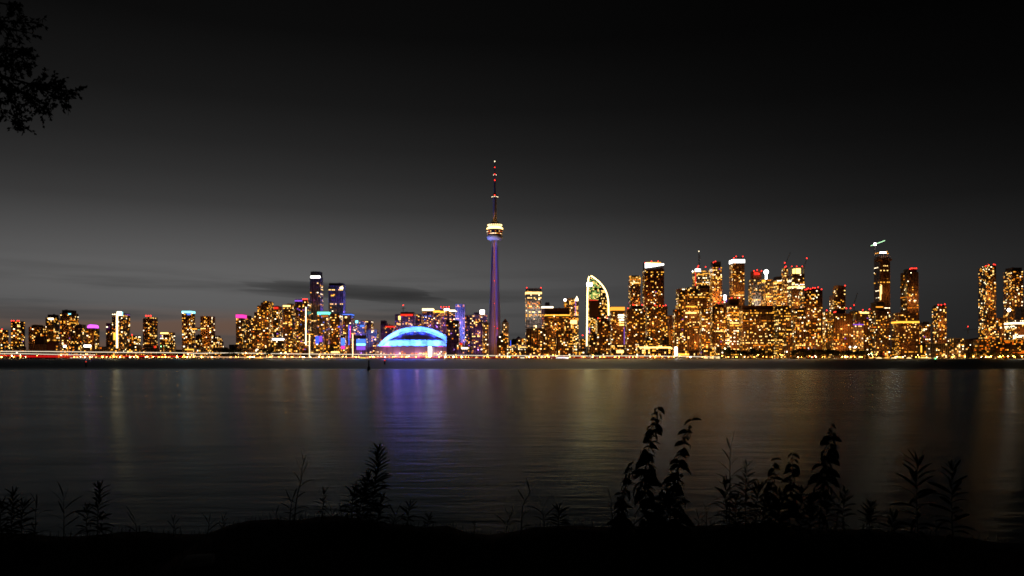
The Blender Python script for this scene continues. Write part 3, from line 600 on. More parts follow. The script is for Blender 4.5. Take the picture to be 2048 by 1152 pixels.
# ---------------- low front row
LOW = [(-10, 22, 688, 'low block with yellow windows at the left end of the shore'), (24, 52, 694, 'low block below the dark tower with four roof lights'),
       (112, 140, 691, 'low lit market hall right of the brown silos'), (141, 168, 690, 'low block below the tall flat capped tower'),
       (168, 196, 691, 'low block with a long white lit board below the magenta crown'), (196, 222, 694, 'low dark block left of the white spine tower'),
       (222, 252, 697, 'low amber lit block at the foot of the white spine tower'), (254, 284, 692, 'low block in front of the single red light tower'),
       (290, 318, 692, 'low dark block carrying a small red sign'), (328, 352, 689, 'low dark roofed block right of the red sign'),
       (366, 392, 691, 'low block with a gold lit row below the cyan crown'), (394, 424, 696, 'low grey block below the plain topped twin tower'),
       (426, 456, 696, 'low dark block left of the magenta sign crown'), (458, 480, 690, 'dark gabled shed near the magenta sign crown'),
       (484, 512, 699, 'low block under the first step of the big stepped tower'), (514, 540, 697, 'low block under the middle of the big stepped tower'),
       (544, 572, 676, 'block with one long white lit band at the foot of the cluster'), (574, 602, 694, 'low block under the white lamp row tower'),
       (628, 648, 670, 'glowing blue fronted block below the teal roof'), (648, 682, 690, 'low gold lit hall left of the blue screen'),
       (681, 693, 671, 'block with a blue screen front and a red foot'), (708, 734, 671, 'lit canopy building with a blue glowing band left of the dome'),
       (1016, 1050, 700, 'long low orange lit shed between spire and brown glass tower'), (1146, 1172, 697, 'small gold lit pavilion below the golden tower'),
       (1221, 1250, 690, 'gold lit podium at the foot of the orange roof band tower'), (1400, 1424, 697, 'low lit block right of the yellow podium'),
       (1428, 1462, 694, 'low block behind bright quay lamps below the striped block'), (1700, 1732, 700, 'low shed with a lit eave behind the twin floodlights'),
       (1752, 1784, 702, 'low domed hall left of the gridded office block')]
for (a_, b_, y_, lb) in LOW:
    ft = []; nm = 'low_block'; kw = dict(lit=.42, pal='g' if rnd.random() < .5 else 'a', wall=rnd.choice(['brown', 'dbrown', 'dark', 'grey']), D=18, style=rnd.choice(['band', 'slab']))
    if 'white lit board' in lb: ft = [('lit_board', 'l_white', 168, 182, 690, 694)]
    if 'market hall' in lb: ft = [('lit_board', 'l_white', 127, 139, 690.5, 694.5)]
    if 'red sign' in lb and 'carrying' in lb: ft = [('red_sign', 'l_red', 313, 318, 692, 696)]
    if 'long white' in lb and 'band' in lb: ft = [('lit_band', 'l_white', 545, 570, 677, 680)]
    if 'gold lit row' in lb: ft = [('lit_band', 'w_gold', 370, 390, 698, 700)]
    if 'glowing blue fronted' in lb: ft = [('blue_screen', 'l_blue', 631, 638, 672, 688), ('blue_screen', 'l_violet', 638, 646, 672, 684)]
    if 'gold lit hall' in lb: ft = [('lit_band', 'w_warm', 662, 684, 703, 706)]
    if 'blue screen front' in lb: ft = [('blue_screen', 'w_blue', 682, 690, 676, 691), ('red_panel', 'l_pink', 682, 690, 692, 698)]
    if 'canopy' in lb: ft = [('blue_band', 'w_cyan', 713, 731, 687, 691), ('blue_screen', 'w_blue', 713, 731, 678, 687), ('violet_panel', 'l_violet', 713, 731, 692, 700)]; kw['lit'] = .2
    if 'eave' in lb: ft = [('lit_eave', 'w_gold', 1704, 1730, 700, 702)]
    if 'podium at the foot of the orange' in lb: ft = [('lit_band', 'w_warm', 1233, 1247, 700, 706)]
    L = 2030 if y_ > 685 else 2034
    if 'dark' in lb: kw.update(wall='dark', lit=.2)
    B(nm, lb, a_, b_, y_, L, feat=ft, cat='building', **kw)

# ================================================================ DETAILS ON SINGLE BUILDINGS
def loc_of(info): return info[4]
# pointed roof
a, b, Y, D, rt = i_peak
m = MB(); hw = (b-a)/2; h = PZ(646, Y)-ZG; h2 = PZ(636, Y)-ZG
for q_ in ([(-hw, 0, h+.9), (hw, 0, h+.9), (0, D/2, h2)], [(hw, 0, h+.9), (hw, D, h+.9), (0, D/2, h2)], [(hw, D, h+.9), (-hw, D, h+.9), (0, D/2, h2)], [(-hw, D, h+.9), (-hw, 0, h+.9), (0, D/2, h2)]): m.face(q_, 'brick')
m.build('roof', o_peak)
# white globe and pale fin on the golden tower
a, b, Y, D, rt = i_gold
m = MB(); m.ball((PX(1130.5, Y)-rt[0], 2, PZ(600, Y)-ZG), 4.2, 'l_white', 12); m.build('globe_lamp', o_gold, True)
m = MB(); x = PX(1149, Y)-rt[0]; x2 = PX(1156.5, Y)-rt[0]
m.prism([(x, PZ(602, Y)-ZG), (x2, PZ(602, Y)-ZG), (x2, PZ(598, Y)-ZG), (PX(1153.5, Y)-rt[0], PZ(592, Y)-ZG)], -.5, 1.0, 'w_white'); m.build('roof_fin', o_gold)
m = MB(); m.box(PX(1150.5, Y)-rt[0], PX(1151.5, Y)-rt[0], -.9, 0, PZ(632, Y)-ZG, PZ(599, Y)-ZG, 'l_violet'); m.build('fin_light', o_gold)
# golden disc crown
a, b, Y, D, rt = i_disc
m = MB(); hw = (b-a)/2; zc = PZ(552, Y)-ZG
m.lathe([(hw*.86, zc-3.5), (hw*1.0, zc-.6), (hw*1.06, zc+.4), (hw*1.02, zc+1.2)], 'w_gold', 28, (0, D/2)); m.build('disc_crown', o_disc, True)
m = MB()
for i in range(7): m.box(-hw+2*hw*i/6-.3, -hw+2*hw*i/6+.3, -.5, .1, PZ(566, Y)-ZG, zc-3.2, 'w_gold')
m.box(-hw, hw, -.7, .1, PZ(567, Y)-ZG, PZ(565.6, Y)-ZG, 'w_gold'); m.build('crown_light', o_disc)
# brilliant slanted crown on the ribbed slab
a, b, Y, D, rt = i_slab
m = MB(); X = lambda p: PX(p, Y)-rt[0]; Z = lambda p: PZ(p, Y)-ZG
xl = -(b-a)/2+.5; xr = (b-a)/2-.5
m.prism([(xl, Z(536)), (xl+(xr-xl)*.45, Z(533.5)), (xr, Z(530)), (xr, Z(527.5)), (xl, Z(526))], -1.1, .6, 'l_white'); m.build('crown_light', o_slab)
m = MB()
for i in range(16):
    u = i/15; m.box(xl+(xr-xl)*u-.25, xl+(xr-xl)*u+.25, -1.6, -1.0, Z(538), Z(525.6), 'brick')
m.build('crown_fin', o_slab, kind='stuff')
m = MB(); m.box(xl+4, xr-8, 3, 9, Z(526), Z(524.2), 'w_gold'); m.build('roof_light', o_slab)
# mast tower
a, b, Y, D, rt = i_mast
m = MB(); x = PX(1400.5, Y)-rt[0]; m.tube([(x, D/2, PZ(541, Y)-ZG), (x, D/2, PZ(520, Y)-ZG), (x, D/2, PZ(502, Y)-ZG)], [2.2, 1.5, .8], 'steel', 6)
m.tube([(x+3.2, D/2, PZ(541, Y)-ZG), (x+3.2, D/2, PZ(509, Y)-ZG)], [.9, .6], 'steel', 5)
for k_ in range(6): m.box(x-.6, x+3.4, D/2-.3, D/2+.3, PZ(540-k_*5, Y)-ZG, PZ(540-k_*5, Y)-ZG+.5, 'steel')
m.build('mast', o_mast)
m = MB(); m.ball((x, D/2, PZ(501, Y)-ZG), 1.3, 'w_white', 6); m.build('mast_light', o_mast)
m = MB(); m.ball((PX(1385.5, Y)-rt[0]-.6, -1.6, PZ(543, Y)-ZG), 2.1, 'l_white', 8); m.build('corner_lamp', o_mast)
# brilliant white beacon
a, b, Y, D, rt = i_wb
m = MB(); x = PX(1534, Y)-rt[0]; m.lathe([(3.2, PZ(559, Y)-ZG), (2.6, PZ(550, Y)-ZG), (3.2, PZ(548, Y)-ZG)], 'l_white', 10, (x, 8)); m.build('beacon_stem', o_wb, True)
m = MB(); m.ball((x, 8, PZ(543.5, Y)-ZG), 7.0, 'l_white', 14); m.build('beacon_globe', o_wb, True)
m = MB(); xl = -(b-a)/2
for k_ in (-.8, .8): m.box(x-11, x+11, 2, 14, PZ(562-k_, Y)-ZG, PZ(560.4-k_, Y)-ZG, 'w_gold')
m.build('lit_ledge', o_wb)
# open roof frame
a, b, Y, D, rt = i_fr
m = MB(); hw = (b-a)/2; z0 = PZ(548, Y)-ZG; z1 = PZ(533.5, Y)-ZG
for xx in (-hw+.8, -hw*.45, hw*.55, hw-.8):
    for yy in (1, D-2): m.box(xx-.7, xx+.7, yy, yy+1.4, z0, z1, 'steel')
m.box(-hw, hw, .9, 2.5, z1-1.4, z1, 'steel'); m.box(-hw, hw, D-2.1, D-.5, z1-1.4, z1, 'steel')
m.box(-hw, -hw+1.6, 2.6, D-2.2, z1-1.4, z1, 'steel'); m.box(hw-1.6, hw, 2.6, D-2.2, z1-1.4, z1, 'steel'); m.build('roof_frame', o_fr)
m = MB(); m.box(-hw*.42, hw*.5, 6, D-6, z0, z1-4, 'w_warm'); m.build('lit_plant_room', o_fr)
m = MB(); m.box(hw*.1, hw*.5, 4.6, 5.8, z1-4, z1-2.2, 'l_red'); m.build('red_sign', o_fr)
for px_, py_ in ((1577, 534), (1594, 532.5), (1605, 533)):
    k_ = MB(); k_.ball((0, 0, 0), 1.2, 'beacon', 6); q_ = k_.build('aviation_light', o_fr); q_.location = (max(-hw, min(hw, PX(px_, Y)-rt[0])), 2, z1+1.4)
# slanted top
a, b, Y, D, rt = i_sl
m = MB(); x0_ = a+(1668-1659)/(1691-1659)*(b-a)-rt[0]; x1_ = (b-a)/2
m.prism([(x0_+.6, PZ(578, Y)-ZG), (x1_, PZ(578, Y)-ZG), (x1_, PZ(572.5, Y)-ZG), (x0_+2.6, PZ(570, Y)-ZG)], .4, D-.4, 'brown'); m.build('slanted_top', o_sl)
k_ = MB(); k_.ball((x1_-.8, 1, PZ(572, Y)-ZG+1.2), 1.5, 'beacon', 6); k_.build('aviation_light', o_sl)
# skybridge between the twins: stands as a thing of its own
Y = LAY[3]; xa = PX(389.6, Y+30); xb = PX(401.4, Y)
sb = thing('sky_bridge', 'high bridge with gold and green lights joining the cyan crowned tower to its twin', 'bridge', ((xa+xb)/2, Y+6, PZ(661, Y)))
m = MB(); L_ = (xb-xa)/2; H_ = PZ(655, Y)-PZ(661, Y); m.box(-L_, L_, 0, 12, 0, H_, 'dbrown'); m.box(-L_, L_, -.3, 12.3, H_-.8, H_+.3, 'dark'); m.build('deck', sb)
m = MB(); m.box(-L_+1, L_*.1, -.25, 0, 3.0, 5.6, 'w_gold', 'k'); m.build('lit_window', sb)
for xx in (.35*L_, .7*L_):
    m = MB(); m.box(xx-.9, xx+.9, -.25, 0, 1.6, 3.2, 'l_teal', 'k'); m.build('green_light', sb)
# ---------------- grain silos
Y = 2070
sil = thing('grain_silos', 'row of brown concrete grain silos with a taller elevator block', 'silos', (PX(84, Y), Y, ZG))
hs_ = PZ(688, Y)-ZG
for i in range(7):
    m = MB(); px_ = 60+i*6.0; m.lathe([(3.7, 0), (3.7, hs_-2), (3.9, hs_-1.9), (3.9, hs_)], 'brown', 16, (PX(px_, Y)-PX(84, Y), 4)); m.build('silo', sil, True)
m = MB(); m.box(PX(94, Y)-PX(84, Y), PX(110.5, Y)-PX(84, Y), 0, 14, 0, PZ(683, Y)-ZG, 'brick', 'b'); m.build('elevator_block', sil)
m = MB(); m.box(PX(66, Y)-PX(84, Y), PX(84, Y)-PX(84, Y), 9, 20, 0, PZ(672, Y)-ZG, 'dbrown', 'b'); m.build('head_house', sil)
# ---------------- tall light columns on the avenue
for px_, y0_, y1_, lb in ((619, 669, 713, 'tall white light column below the tallest violet tower'), (705.5, 668, 711, 'tall white light column with a lit top left of the blue canopy')):
    Y = 2026; tm = thing('light_column', lb, 'light column', (PX(px_, Y), Y, ZG))
    m = MB(); m.box(-.9, .9, .3, 1.6, 0, PZ(y0_, Y)-ZG, 'steel', 'b'); m.build('post', tm)
    m = MB(); m.box(-.7, .7, -.5, .3, 1.5, PZ(y0_, Y)-ZG, 'l_gold'); m.build('light_tube', tm)
    m = MB(); x_ = 7 if px_ > 700 else 6
    m.box(-x_ if px_ < 700 else -4, 9 if px_ < 700 else x_, .4, 1.2, PZ(y0_, Y)-ZG, PZ(y0_, Y)-ZG+1.4, 'w_gold'); m.build('lit_bar', tm)

# ---------------- sail shaped tower outlined in white light
Y = 2240
st_ = thing('sail_tower', 'sail shaped glass tower outlined in brilliant white light, green lit upper floors', 'tower', (PX(1196, Y), Y, ZG))
cxp = 1196
OUT = [(1175.5, 716), (1216, 716), (1216, 612), (1215, 600), (1213, 590), (1209, 580), (1203, 570.5), (1196, 563), (1189, 557), (1183.5, 553.5), (1180, 553.5), (1177.5, 559), (1176, 570)]
lx = lambda p: PX(p, Y)-PX(cxp, Y)
lz = lambda p: PZ(p, Y)-ZG
poly = [(lx(x), max(0, lz(y))) for x, y in OUT]
m = MB(); m.prism(poly, 0, 26, 'dark'); m.build('wall', st_)
def inside(x, z):
    c = False; n = len(poly)
    for i in range(n):
        x0, z0 = poly[i]; x1, z1 = poly[i-1]
        if (z0 > z) != (z1 > z) and x < (x1-x0)*(z-z0)/(z1-z0)+x0: c = not c
    return c
lit, dk, slb = MB(), MB(), MB(); r_ = random.Random(4)
z = 3.0
while z < lz(554):
    py = HY-(z+ZG-EYE)*F/Y
    xs_ = [x for x in [lx(1176)+.9*i for i in range(70)] if inside(x-.9, z) and inside(x+.9, z) and inside(x, z+3.0)]
    if xs_:
        slb.box(min(xs_)-.8, max(xs_)+.8, -.4, .05, z-.45, z+.1, 'gslab')
        c = min(xs_)
        while c < max(xs_):
            wd = 3.2; pxx = 1196+c/Y*F
            gr = py < 602 and pxx < 1203-(py-556)*.15
            wm = None
            if gr and r_.random() < .55: wm = 'w_green'
            if py < 600 and r_.random() < .2: wm = 'w_warm'
            if 588 < py < 592 and 1184 < pxx < 1203 and r_.random() < .7: wm = 'w_warm'
            if py >= 602 and r_.random() < .30 and not (1179 < pxx < 1198 and py < 636 and r_.random() < .75): wm = pick('g', r_)
            if wm: lit.box(c, min(c+wd*.86, max(xs_)+.6), -.15, .02, z+.55, z+(2.0 if wm == 'w_green' else 2.5), wm, 'k')
            else: dk.face([(c, -.05, z+.5), (c+wd*.86, -.05, z+.5), (c+wd*.86, -.05, z+2.8), (c, -.05, z+2.8)], 'glass')
            c += wd
    z += 3.45
slb.build('floor_slab', st_, kind='stuff'); lit.build('lit_window', st_, kind='stuff'); dk.build('dark_window', st_, kind='stuff')
m = MB(); m.tube([(lx(x), -1.0, lz(y)) for x, y in [(1173.4, 692), (1174.2, 640), (1174.8, 590), (1175.6, 568), (1177, 557), (1178.5, 553)]], 1.7, 'trim', 6); m.build('light_edge', st_)
m = MB(); m.tube([(lx(x), -1.0, lz(y)) for x, y in [(1181.5, 552), (1184, 552.8), (1190, 557), (1197, 562.5), (1204, 570), (1210, 579), (1214, 589), (1216, 599), (1217, 611), (1217, 631)]], 1.7, 'trim', 6); m.build('light_edge', st_)
m = MB(); m.box(lx(1173.6), lx(1184), -1.6, -.2, lz(573), lz(565), 'l_white'); m.build('white_sign', st_)
m = MB(); m.box(lx(1178), lx(1197), -1.2, -.2, lz(634), lz(602), 'dbrown'); m.build('dark_panel', st_)
m = MB(); m.box(lx(1176), lx(1196), -1.2, -.2, lz(601), lz(599.5), 'l_red'); m.build('red_line', st_)
m = MB(); m.box(lx(1178.2), lx(1179.4), -1.2, -.2, lz(694), lz(655), 'l_violet'); m.build('violet_line', st_)
# ---------------- unfinished tower: ragged crown, floodlights, then its crane
a, b, Y, D, rt = i_con
m = MB(); hw = (b-a)/2; zt = PZ(516, Y)-ZG; r_ = random.Random(9)
m.box(-hw-4.5, -hw+6, -2.5, D*.6, zt-9, zt-3, 'brown'); m.box(hw-6, hw+4.5, -2.5, D*.6, zt-8, zt-2, 'brown')
m.box(-hw*.75, hw*.8, 4, D-4, zt, zt+7, 'dbrown')
for i in range(9):
    x = -hw+2*hw*i/8; m.box(x-.5, x+.5, .6, 1.6, zt, zt+r_.uniform(4, 12), 'brick')
m.build('formwork', o_con)
for px_, s_ in ((1761, 2.2), (1766, 2.6), (1770, 2.0)):
    k_ = MB(); k_.box(-s_, s_, -.9, .9, -s_*.6, s_*.6, 'flood'); q_ = k_.build('floodlight', o_con); q_.location = (PX(px_, Y)-rt[0], -1.5, PZ(505.5, Y)-ZG)
for px_, py_ in ((1752, 507), (1756, 506), (1774, 503), (1776, 507)):
    k_ = MB(); k_.box(-1.5, 1.5, -.8, .8, -1.2, 1.2, 'l_orange'); q_ = k_.build('work_light', o_con); q_.location = (PX(px_, Y)-rt[0], 1.0, PZ(py_, Y)-ZG)
m = MB()
for py_ in range(546, 640, 4):
    if r_.random() < .75: m.box(hw+.02, hw+.5, 1.0, 4.5, PZ(py_, Y)-ZG-1.3, PZ(py_, Y)-ZG+1.3, 'w_warm')
m.build('lit_window', o_con, kind='stuff')
def lattice(m, p0, p1, w, n, mat, r=.25):
    p0 = Vector(p0); p1 = Vector(p1); d = (p1-p0).normalized(); u = d.cross(Vector((0, 1, 0))).normalized()*w/2; v = d.cross(u).normalized()*w/2
    cs = [u+v, u-v, -u-v, -u+v]
    for c in cs: m.tube([p0+c, p1+c], r, mat, 4)
    for i in range(n):
        a_ = p0+(p1-p0)*i/n; b_ = p0+(p1-p0)*(i+1)/n
        for q in range(4): m.tube([a_+cs[q], b_+cs[(q+1) % 4]], r*.7, mat, 3, False)
cr = thing('tower_crane', 'crane with a green white lit jib standing on the unfinished tallest tower', 'crane', (rt[0]+PX(1750, Y)-PX(1764, Y)-1.5, Y+D*.45, PZ(516, Y)))
cx_ = rt[0]+PX(1750, Y)-PX(1764, Y)-1.5
m = MB(); lattice(m, (0, 0, 0), (0, 0, PZ(490, Y)-PZ(516, Y)), 2.6, 9, 'steel'); m.build('mast', cr)
qx = lambda p: PX(p, Y+D*.45)-cx_
qz = lambda p: PZ(p, Y+D*.45)-PZ(516, Y)
m = MB(); lattice(m, (qx(1740), 0, qz(491.5)), (qx(1769.5), 0, qz(480.5)), 1.5, 12, 'steel', .2); m.build('jib', cr)
m = MB(); m.tube([(qx(1741), -1.0, qz(491.8)), (qx(1769.5), -1.0, qz(481.2))], .8, glow('jib_light', (.55, 1, .55), 2.2, True), 5); m.build('jib_light', cr)
m = MB(); m.box(qx(1740), qx(1743), -1.4, 1.4, qz(494), qz(491), 'quay'); m.build('counterweight', cr)
m = MB(); m.box(-2.4, 2.4, -2.6, -1.0, qz(490.5), qz(486.5), 'flood'); m.build('floodlight', cr)
# ---------------- other cranes and masts
def crane(label, px_, py_base, py_top, jib, Y, lampm='beacon', lamp_at=None, w=1.6):
    c = thing('tower_crane', label, 'crane', (PX(px_, Y), Y, PZ(py_base, Y)))
    z1 = PZ(py_top, Y)-PZ(py_base, Y); x0 = PX(px_, Y); zb = PZ(py_base, Y)
    m = MB(); lattice(m, (0, 0, 0), (0, 0, z1), w, 10, 'steel', .22); m.build('mast', c)
    m = MB(); lattice(m, (PX(jib[0], Y)-x0, 0, PZ(jib[1], Y)-zb), (PX(jib[2], Y)-x0, 0, PZ(jib[3], Y)-zb), w*.8, 12, 'steel', .18); m.build('jib', c)
    lx_, ly_ = lamp_at or (px_, py_top-1)
    m = MB(); m.ball((PX(lx_, Y)-x0, 0, PZ(ly_, Y)-zb+.6), 1.5, lampm, 6); m.build('aviation_light', c)
    return c
crane('thin crane with a raised jib and red tip light right of the open roof frame', 1607, 548, 536, (1606, 540, 1613.5, 518), LAY[4]+20, lamp_at=(1613.5, 517))
crane('faint thin crane with steep jib between the white beacon and open roof frame towers', 1569.5, 540, 527, (1569, 531, 1581, 505), LAY[5]+14)
crane('small far crane with a level jib over the dark hill at the right', 1936, 668, 656, (1927, 660, 1958, 658), 2720, lamp_at=(1936, 653.5))
crane('thin mast crane with a red light left of the white lamp row block', 1708, 622, 611, (1706, 613.5, 1715, 586), LAY[3]+20, lamp_at=(1708, 611))
crane('short roof crane with a red light on the red band tower behind the dome', 806.5, 624, 613, (803, 617, 811, 616), LAY[6]+20, lamp_at=(806.5, 611))
# brilliant floodlight by the rightmost towers
Y = 2085; fl = thing('flood_mast', 'brilliant white floodlight on a mast before the rightmost tall tower', 'floodlight', (PX(2018, Y), Y, ZG))
m = MB(); m.tube([(0, 1, 0), (0, 1, PZ(617, Y)-ZG)], [.8, .5], 'steel', 6); m.build('pole', fl)
m = MB(); m.ball((0, 0, PZ(620, Y)-ZG), 3.8, 'flood', 10); m.build('lamp_head', fl)

# ================================================================ STADIUM with a blue lit dome
YS = 2270.0; sc = YS/F; XS = PX(833.5, YS)
sd = thing('stadium', 'domed stadium glowing blue and white with a bright arch', 'stadium', (XS, YS, ZG))
sx = lambda p: PX(p, YS)-XS
sz = lambda p: PZ(p, YS)-ZG
zr = sz(692.5)
# podium: rounded hall, taller storey band, windows
m = MB(); n = 64; ax, ayf, ayb = 81*sc, 58.0, 120.0
ring_ = [(ax*math.copysign(abs(math.cos(2*math.pi*i/n))**.7, math.cos(2*math.pi*i/n)), (ayb if math.sin(2*math.pi*i/n) > 0 else ayf)*math.copysign(abs(math.sin(2*math.pi*i/n))**.8, math.sin(2*math.pi*i/n))) for i in range(n)]
def loft(m, rings, mat, cap=True):
    k0 = len(m.v); i_ = m.mat(mat)
    for s_, z in rings: m.v += [(x*s_, y*s_, z) for x, y in ring_]
    for j in range(len(rings)-1):
        for q in range(n): A = k0+j*n+q; B_ = k0+j*n+(q+1) % n; m.f.append((A, B_, B_+n, A+n)); m.mi.append(i_)
    if cap: e = k0+(len(rings)-1)*n; m.f.append(tuple(e+q for q in range(n))); m.mi.append(i_)
loft(m, [(1, 0), (1, zr-4), (1.015, zr-3.5), (1.015, zr-1), (.99, zr-.6), (.96, zr)], 'lgrey'); m.build('podium', sd)
m = MB(); r_ = random.Random(5)
for i in range(n):
    x0, y0 = ring_[i]; x1, y1 = ring_[(i+1) % n]
    if y0 > 5 or y1 > 5: continue
    nx_, ny_ = (y1-y0), -(x1-x0); l_ = math.hypot(nx_, ny_) or 1; nx_ /= l_; ny_ /= l_
    for row in range(4):
        for c in range(2):
            if r_.random() < (.75 if abs(x0) < 45 and row < 3 else .42):
                ua, ub = c*.5+.06, c*.5+.44; za = 3.0+row*4.1
                A = (x0+(x1-x0)*ua, y0+(y1-y0)*ua); B_ = (x0+(x1-x0)*ub, y0+(y1-y0)*ub); d_ = -.25
                if nx_*x0+ny_*y0 > 0: d_ = .25
                m.face([(A[0]+nx_*d_, A[1]+ny_*d_, za), (B_[0]+nx_*d_, B_[1]+ny_*d_, za), (B_[0]+nx_*d_, B_[1]+ny_*d_, za+1.9), (A[0]+nx_*d_, A[1]+ny_*d_, za+1.9)], pick('r', r_))
m.build('lit_window', sd, kind='stuff')
m = MB()
for i in range(n):
    x0, y0 = ring_[i]
    if i % 2 == 0 and y0 < 20: m.box(x0*1.008-.7, x0*1.008+.7, y0*1.008-.7, y0*1.008+.7, 0, zr-4.2, 'concrete', 'b')
m.build('buttress', sd, kind='stuff')
# arch panel: circular segment band, barrel running back
def arc(hw_, sg, n=48):
    Rr = (hw_**2+sg**2)/(2*sg); th = math.asin(hw_/Rr)
    return [(Rr*math.sin(-th+2*th*i/n), Rr*math.cos(-th+2*th*i/n)-(Rr-sg)) for i in range(n+1)]
o1 = arc(81*sc, 41*sc); i1 = arc(70*sc, 31.5*sc); o2 = arc(66.5*sc, 29.5*sc)
m = MB()
def band(m, A, B_, yA, yB, mat):
    for (x0, z0), (x1, z1), (u0, w0), (u1, w1) in zip(A, A[1:], B_, B_[1:]):
        m.face([(u0, yB, w0+zr), (u1, yB, w1+zr), (x1, yA, z1+zr), (x0, yA, z0+zr)], mat)
om = arc(79.2*sc, 39.2*sc); im = arc(71.6*sc, 33*sc)
band(m, o1, om, 12, 3, 'white'); band(m, om, im, 3, 2.2, 'white'); band(m, im, i1, 2.2, 5, 'white')   # chamfered front band
for (x0, z0), (x1, z1) in zip(o1, o1[1:]):            # barrel behind it
    m.face([(x0, 12, z0+zr), (x1, 12, z1+zr), (x1*.98, 95, z1*.98+zr), (x0*.98, 95, z0*.98+zr)], 'white')
m.build('arch_panel', sd, True)
m = MB(); band(m, i1, o2, 5, 4, 'white'); band(m, o2, o2, 4, 12, 'white'); m.build('inner_arch', sd, True)
# quarter dome in front, in ribbed segments
A_, B_q, C_ = 65*sc, 46.0, 28.5*sc
# steep lower wall, then a flatter cap that the floodlights only graze
DP = [(1, 0), (.985, .10), (.965, .20), (.935, .30), (.90, .38), (.86, .44), (.82, .485), (.80, .50), (.70, .62), (.58, .74), (.45, .84), (.3, .92), (.15, .98), (.02, 1.0)]
nseg, nv = 16, len(DP)-1
for s_ in range(nseg):
    m = MB(); i_ = m.mat('white'); t0 = math.pi*s_/nseg; t1 = math.pi*(s_+1)/nseg; cols = 5
    for j in range(nv+1):
        rr, zz = DP[j]
        for c in range(cols):
            th = t0+(t1-t0)*(c/(cols-1))*.985
            m.v.append((A_*math.cos(th)*rr, 4-B_q*math.sin(th)*rr, zr+C_*zz))
    for j in range(nv):
        for c in range(cols-1):
            a0 = j*cols+c; m.f.append((a0, a0+cols, a0+cols+1, a0+1)); m.mi.append(i_)
    m.build('dome_panel', sd, True)
m = MB()
for s_ in range(1, nseg):
    th = math.pi*s_/nseg
    pts = [(A_*math.cos(th)*r0*1.006, 4-B_q*math.sin(th)*r0*1.006, zr+C_*z0+.12) for r0, z0 in DP[:-1]]
    m.tube(pts, .32, 'hull', 4)
m.build('rib', sd, kind='stuff')
# floodlight trough round the foot of the dome, with the lamps
m = MB()
for j in range(40):
    t0 = math.pi*j/40; t1 = math.pi*(j+1)/40
    for (f0, f1, z0, z1) in ((1.05, 1.09, .2, 1.2),):
        p = [(A_*f0*math.cos(t0), 4-B_q*f0*math.sin(t0)), (A_*f0*math.cos(t1), 4-B_q*f0*math.sin(t1)), (A_*f1*math.cos(t1), 4-B_q*f1*math.sin(t1)), (A_*f1*math.cos(t0), 4-B_q*f1*math.sin(t0))]
        m.face([(x, y, zr+z1) for x, y in p], 'steel'); m.face([(p[3][0], p[3][1], zr+z0), (p[2][0], p[2][1], zr+z0), (p[2][0], p[2][1], zr+z1), (p[3][0], p[3][1], zr+z1)], 'steel')
m.build('light_trough', sd)
m = MB(); m.box(sx(769), sx(787), -ayf*.96, -ayf*.96+1, zr-2.2, zr-.4, 'l_pink'); m.build('pink_sign', sd)
m = MB(); m.box(sx(861), sx(889), -ayf*.93, -ayf*.93+1, zr-2.2, zr-.6, 'l_pink'); m.build('pink_sign', sd)
m = MB(); m.box(sx(861), sx(867), -ayf*1.02, -ayf*1.02+1, 4, zr-2.5, 'l_white'); m.build('white_screen', sd)
def lamp(nm, parent, loc, col, W, kind='POINT', size=1.0, aim=None, ang=60, blend=.6):
    l = bpy.data.lights.new(nm, kind); l.color = col; l.energy = W; l.shadow_soft_size = size
    if kind == 'SPOT': l.spot_size = R(ang); l.spot_blend = blend
    o = bpy.data.objects.new(nm, l); COL.objects.link(o); o.location = loc
    if parent: o.parent = parent
    if aim is not None: o.rotation_euler = (Vector(aim)-Vector(loc)).to_track_quat('-Z', 'Y').to_euler()
    return o
BL = (.10, .36, 1.0); CY = (.22, .62, 1.0)
for j in range(13):
    th = math.pi*(.06+.88*j/12)
    lamp('dome_floodlight', sd, (A_*1.12*math.cos(th), 4-B_q*1.16*math.sin(th), zr+2.0), (.05, .16, 1.0), 950000, 'SPOT', .6, (A_*.55*math.cos(th), 4-B_q*.5*math.sin(th), zr+17), 125)
for j in range(15):
    q_ = i1[int(2+j*44/14)]
    lamp('arch_floodlight', sd, (q_[0]*1.08, -5, q_[1]*1.08+zr+1.0), (.06, .20, 1.0), 230000, 'SPOT', .6, (q_[0]*1.10, 4, q_[1]*1.10+zr+2.5), 140)
for s_ in (-1, 1):   # wide blue wash over the barrel and the neighbours
    lamp('roof_wash_light', sd, (s_*96*sc*.9, 62, zr+6), (.06, .06, 1.0), 160000, 'SPOT', 1.0, (s_*96*sc*1.1, 130, zr+12), 120)
lamp('roof_wash_light', sd, (0, 118, zr+22), (.16, .10, 1.0), 160000, 'SPOT', 1.0, (0, 300, zr+20), 130)
for x_ in (-50, -17, 17, 50):   # added deep blue fill that keeps the dome cap from going black
    lamp('added_cap_fill', sd, (x_, -6, zr+C_*1.12-abs(x_)*.18), (.03, .06, 1.0), 30000, 'SPOT', .6, (x_*.7, -16, zr+C_*.6), 150)
for px_ in (765, 800, 840, 880):
    lamp('podium_light', sd, (sx(px_), -ayf-16, 3), (1, .36, .80), 20000, size=.5)

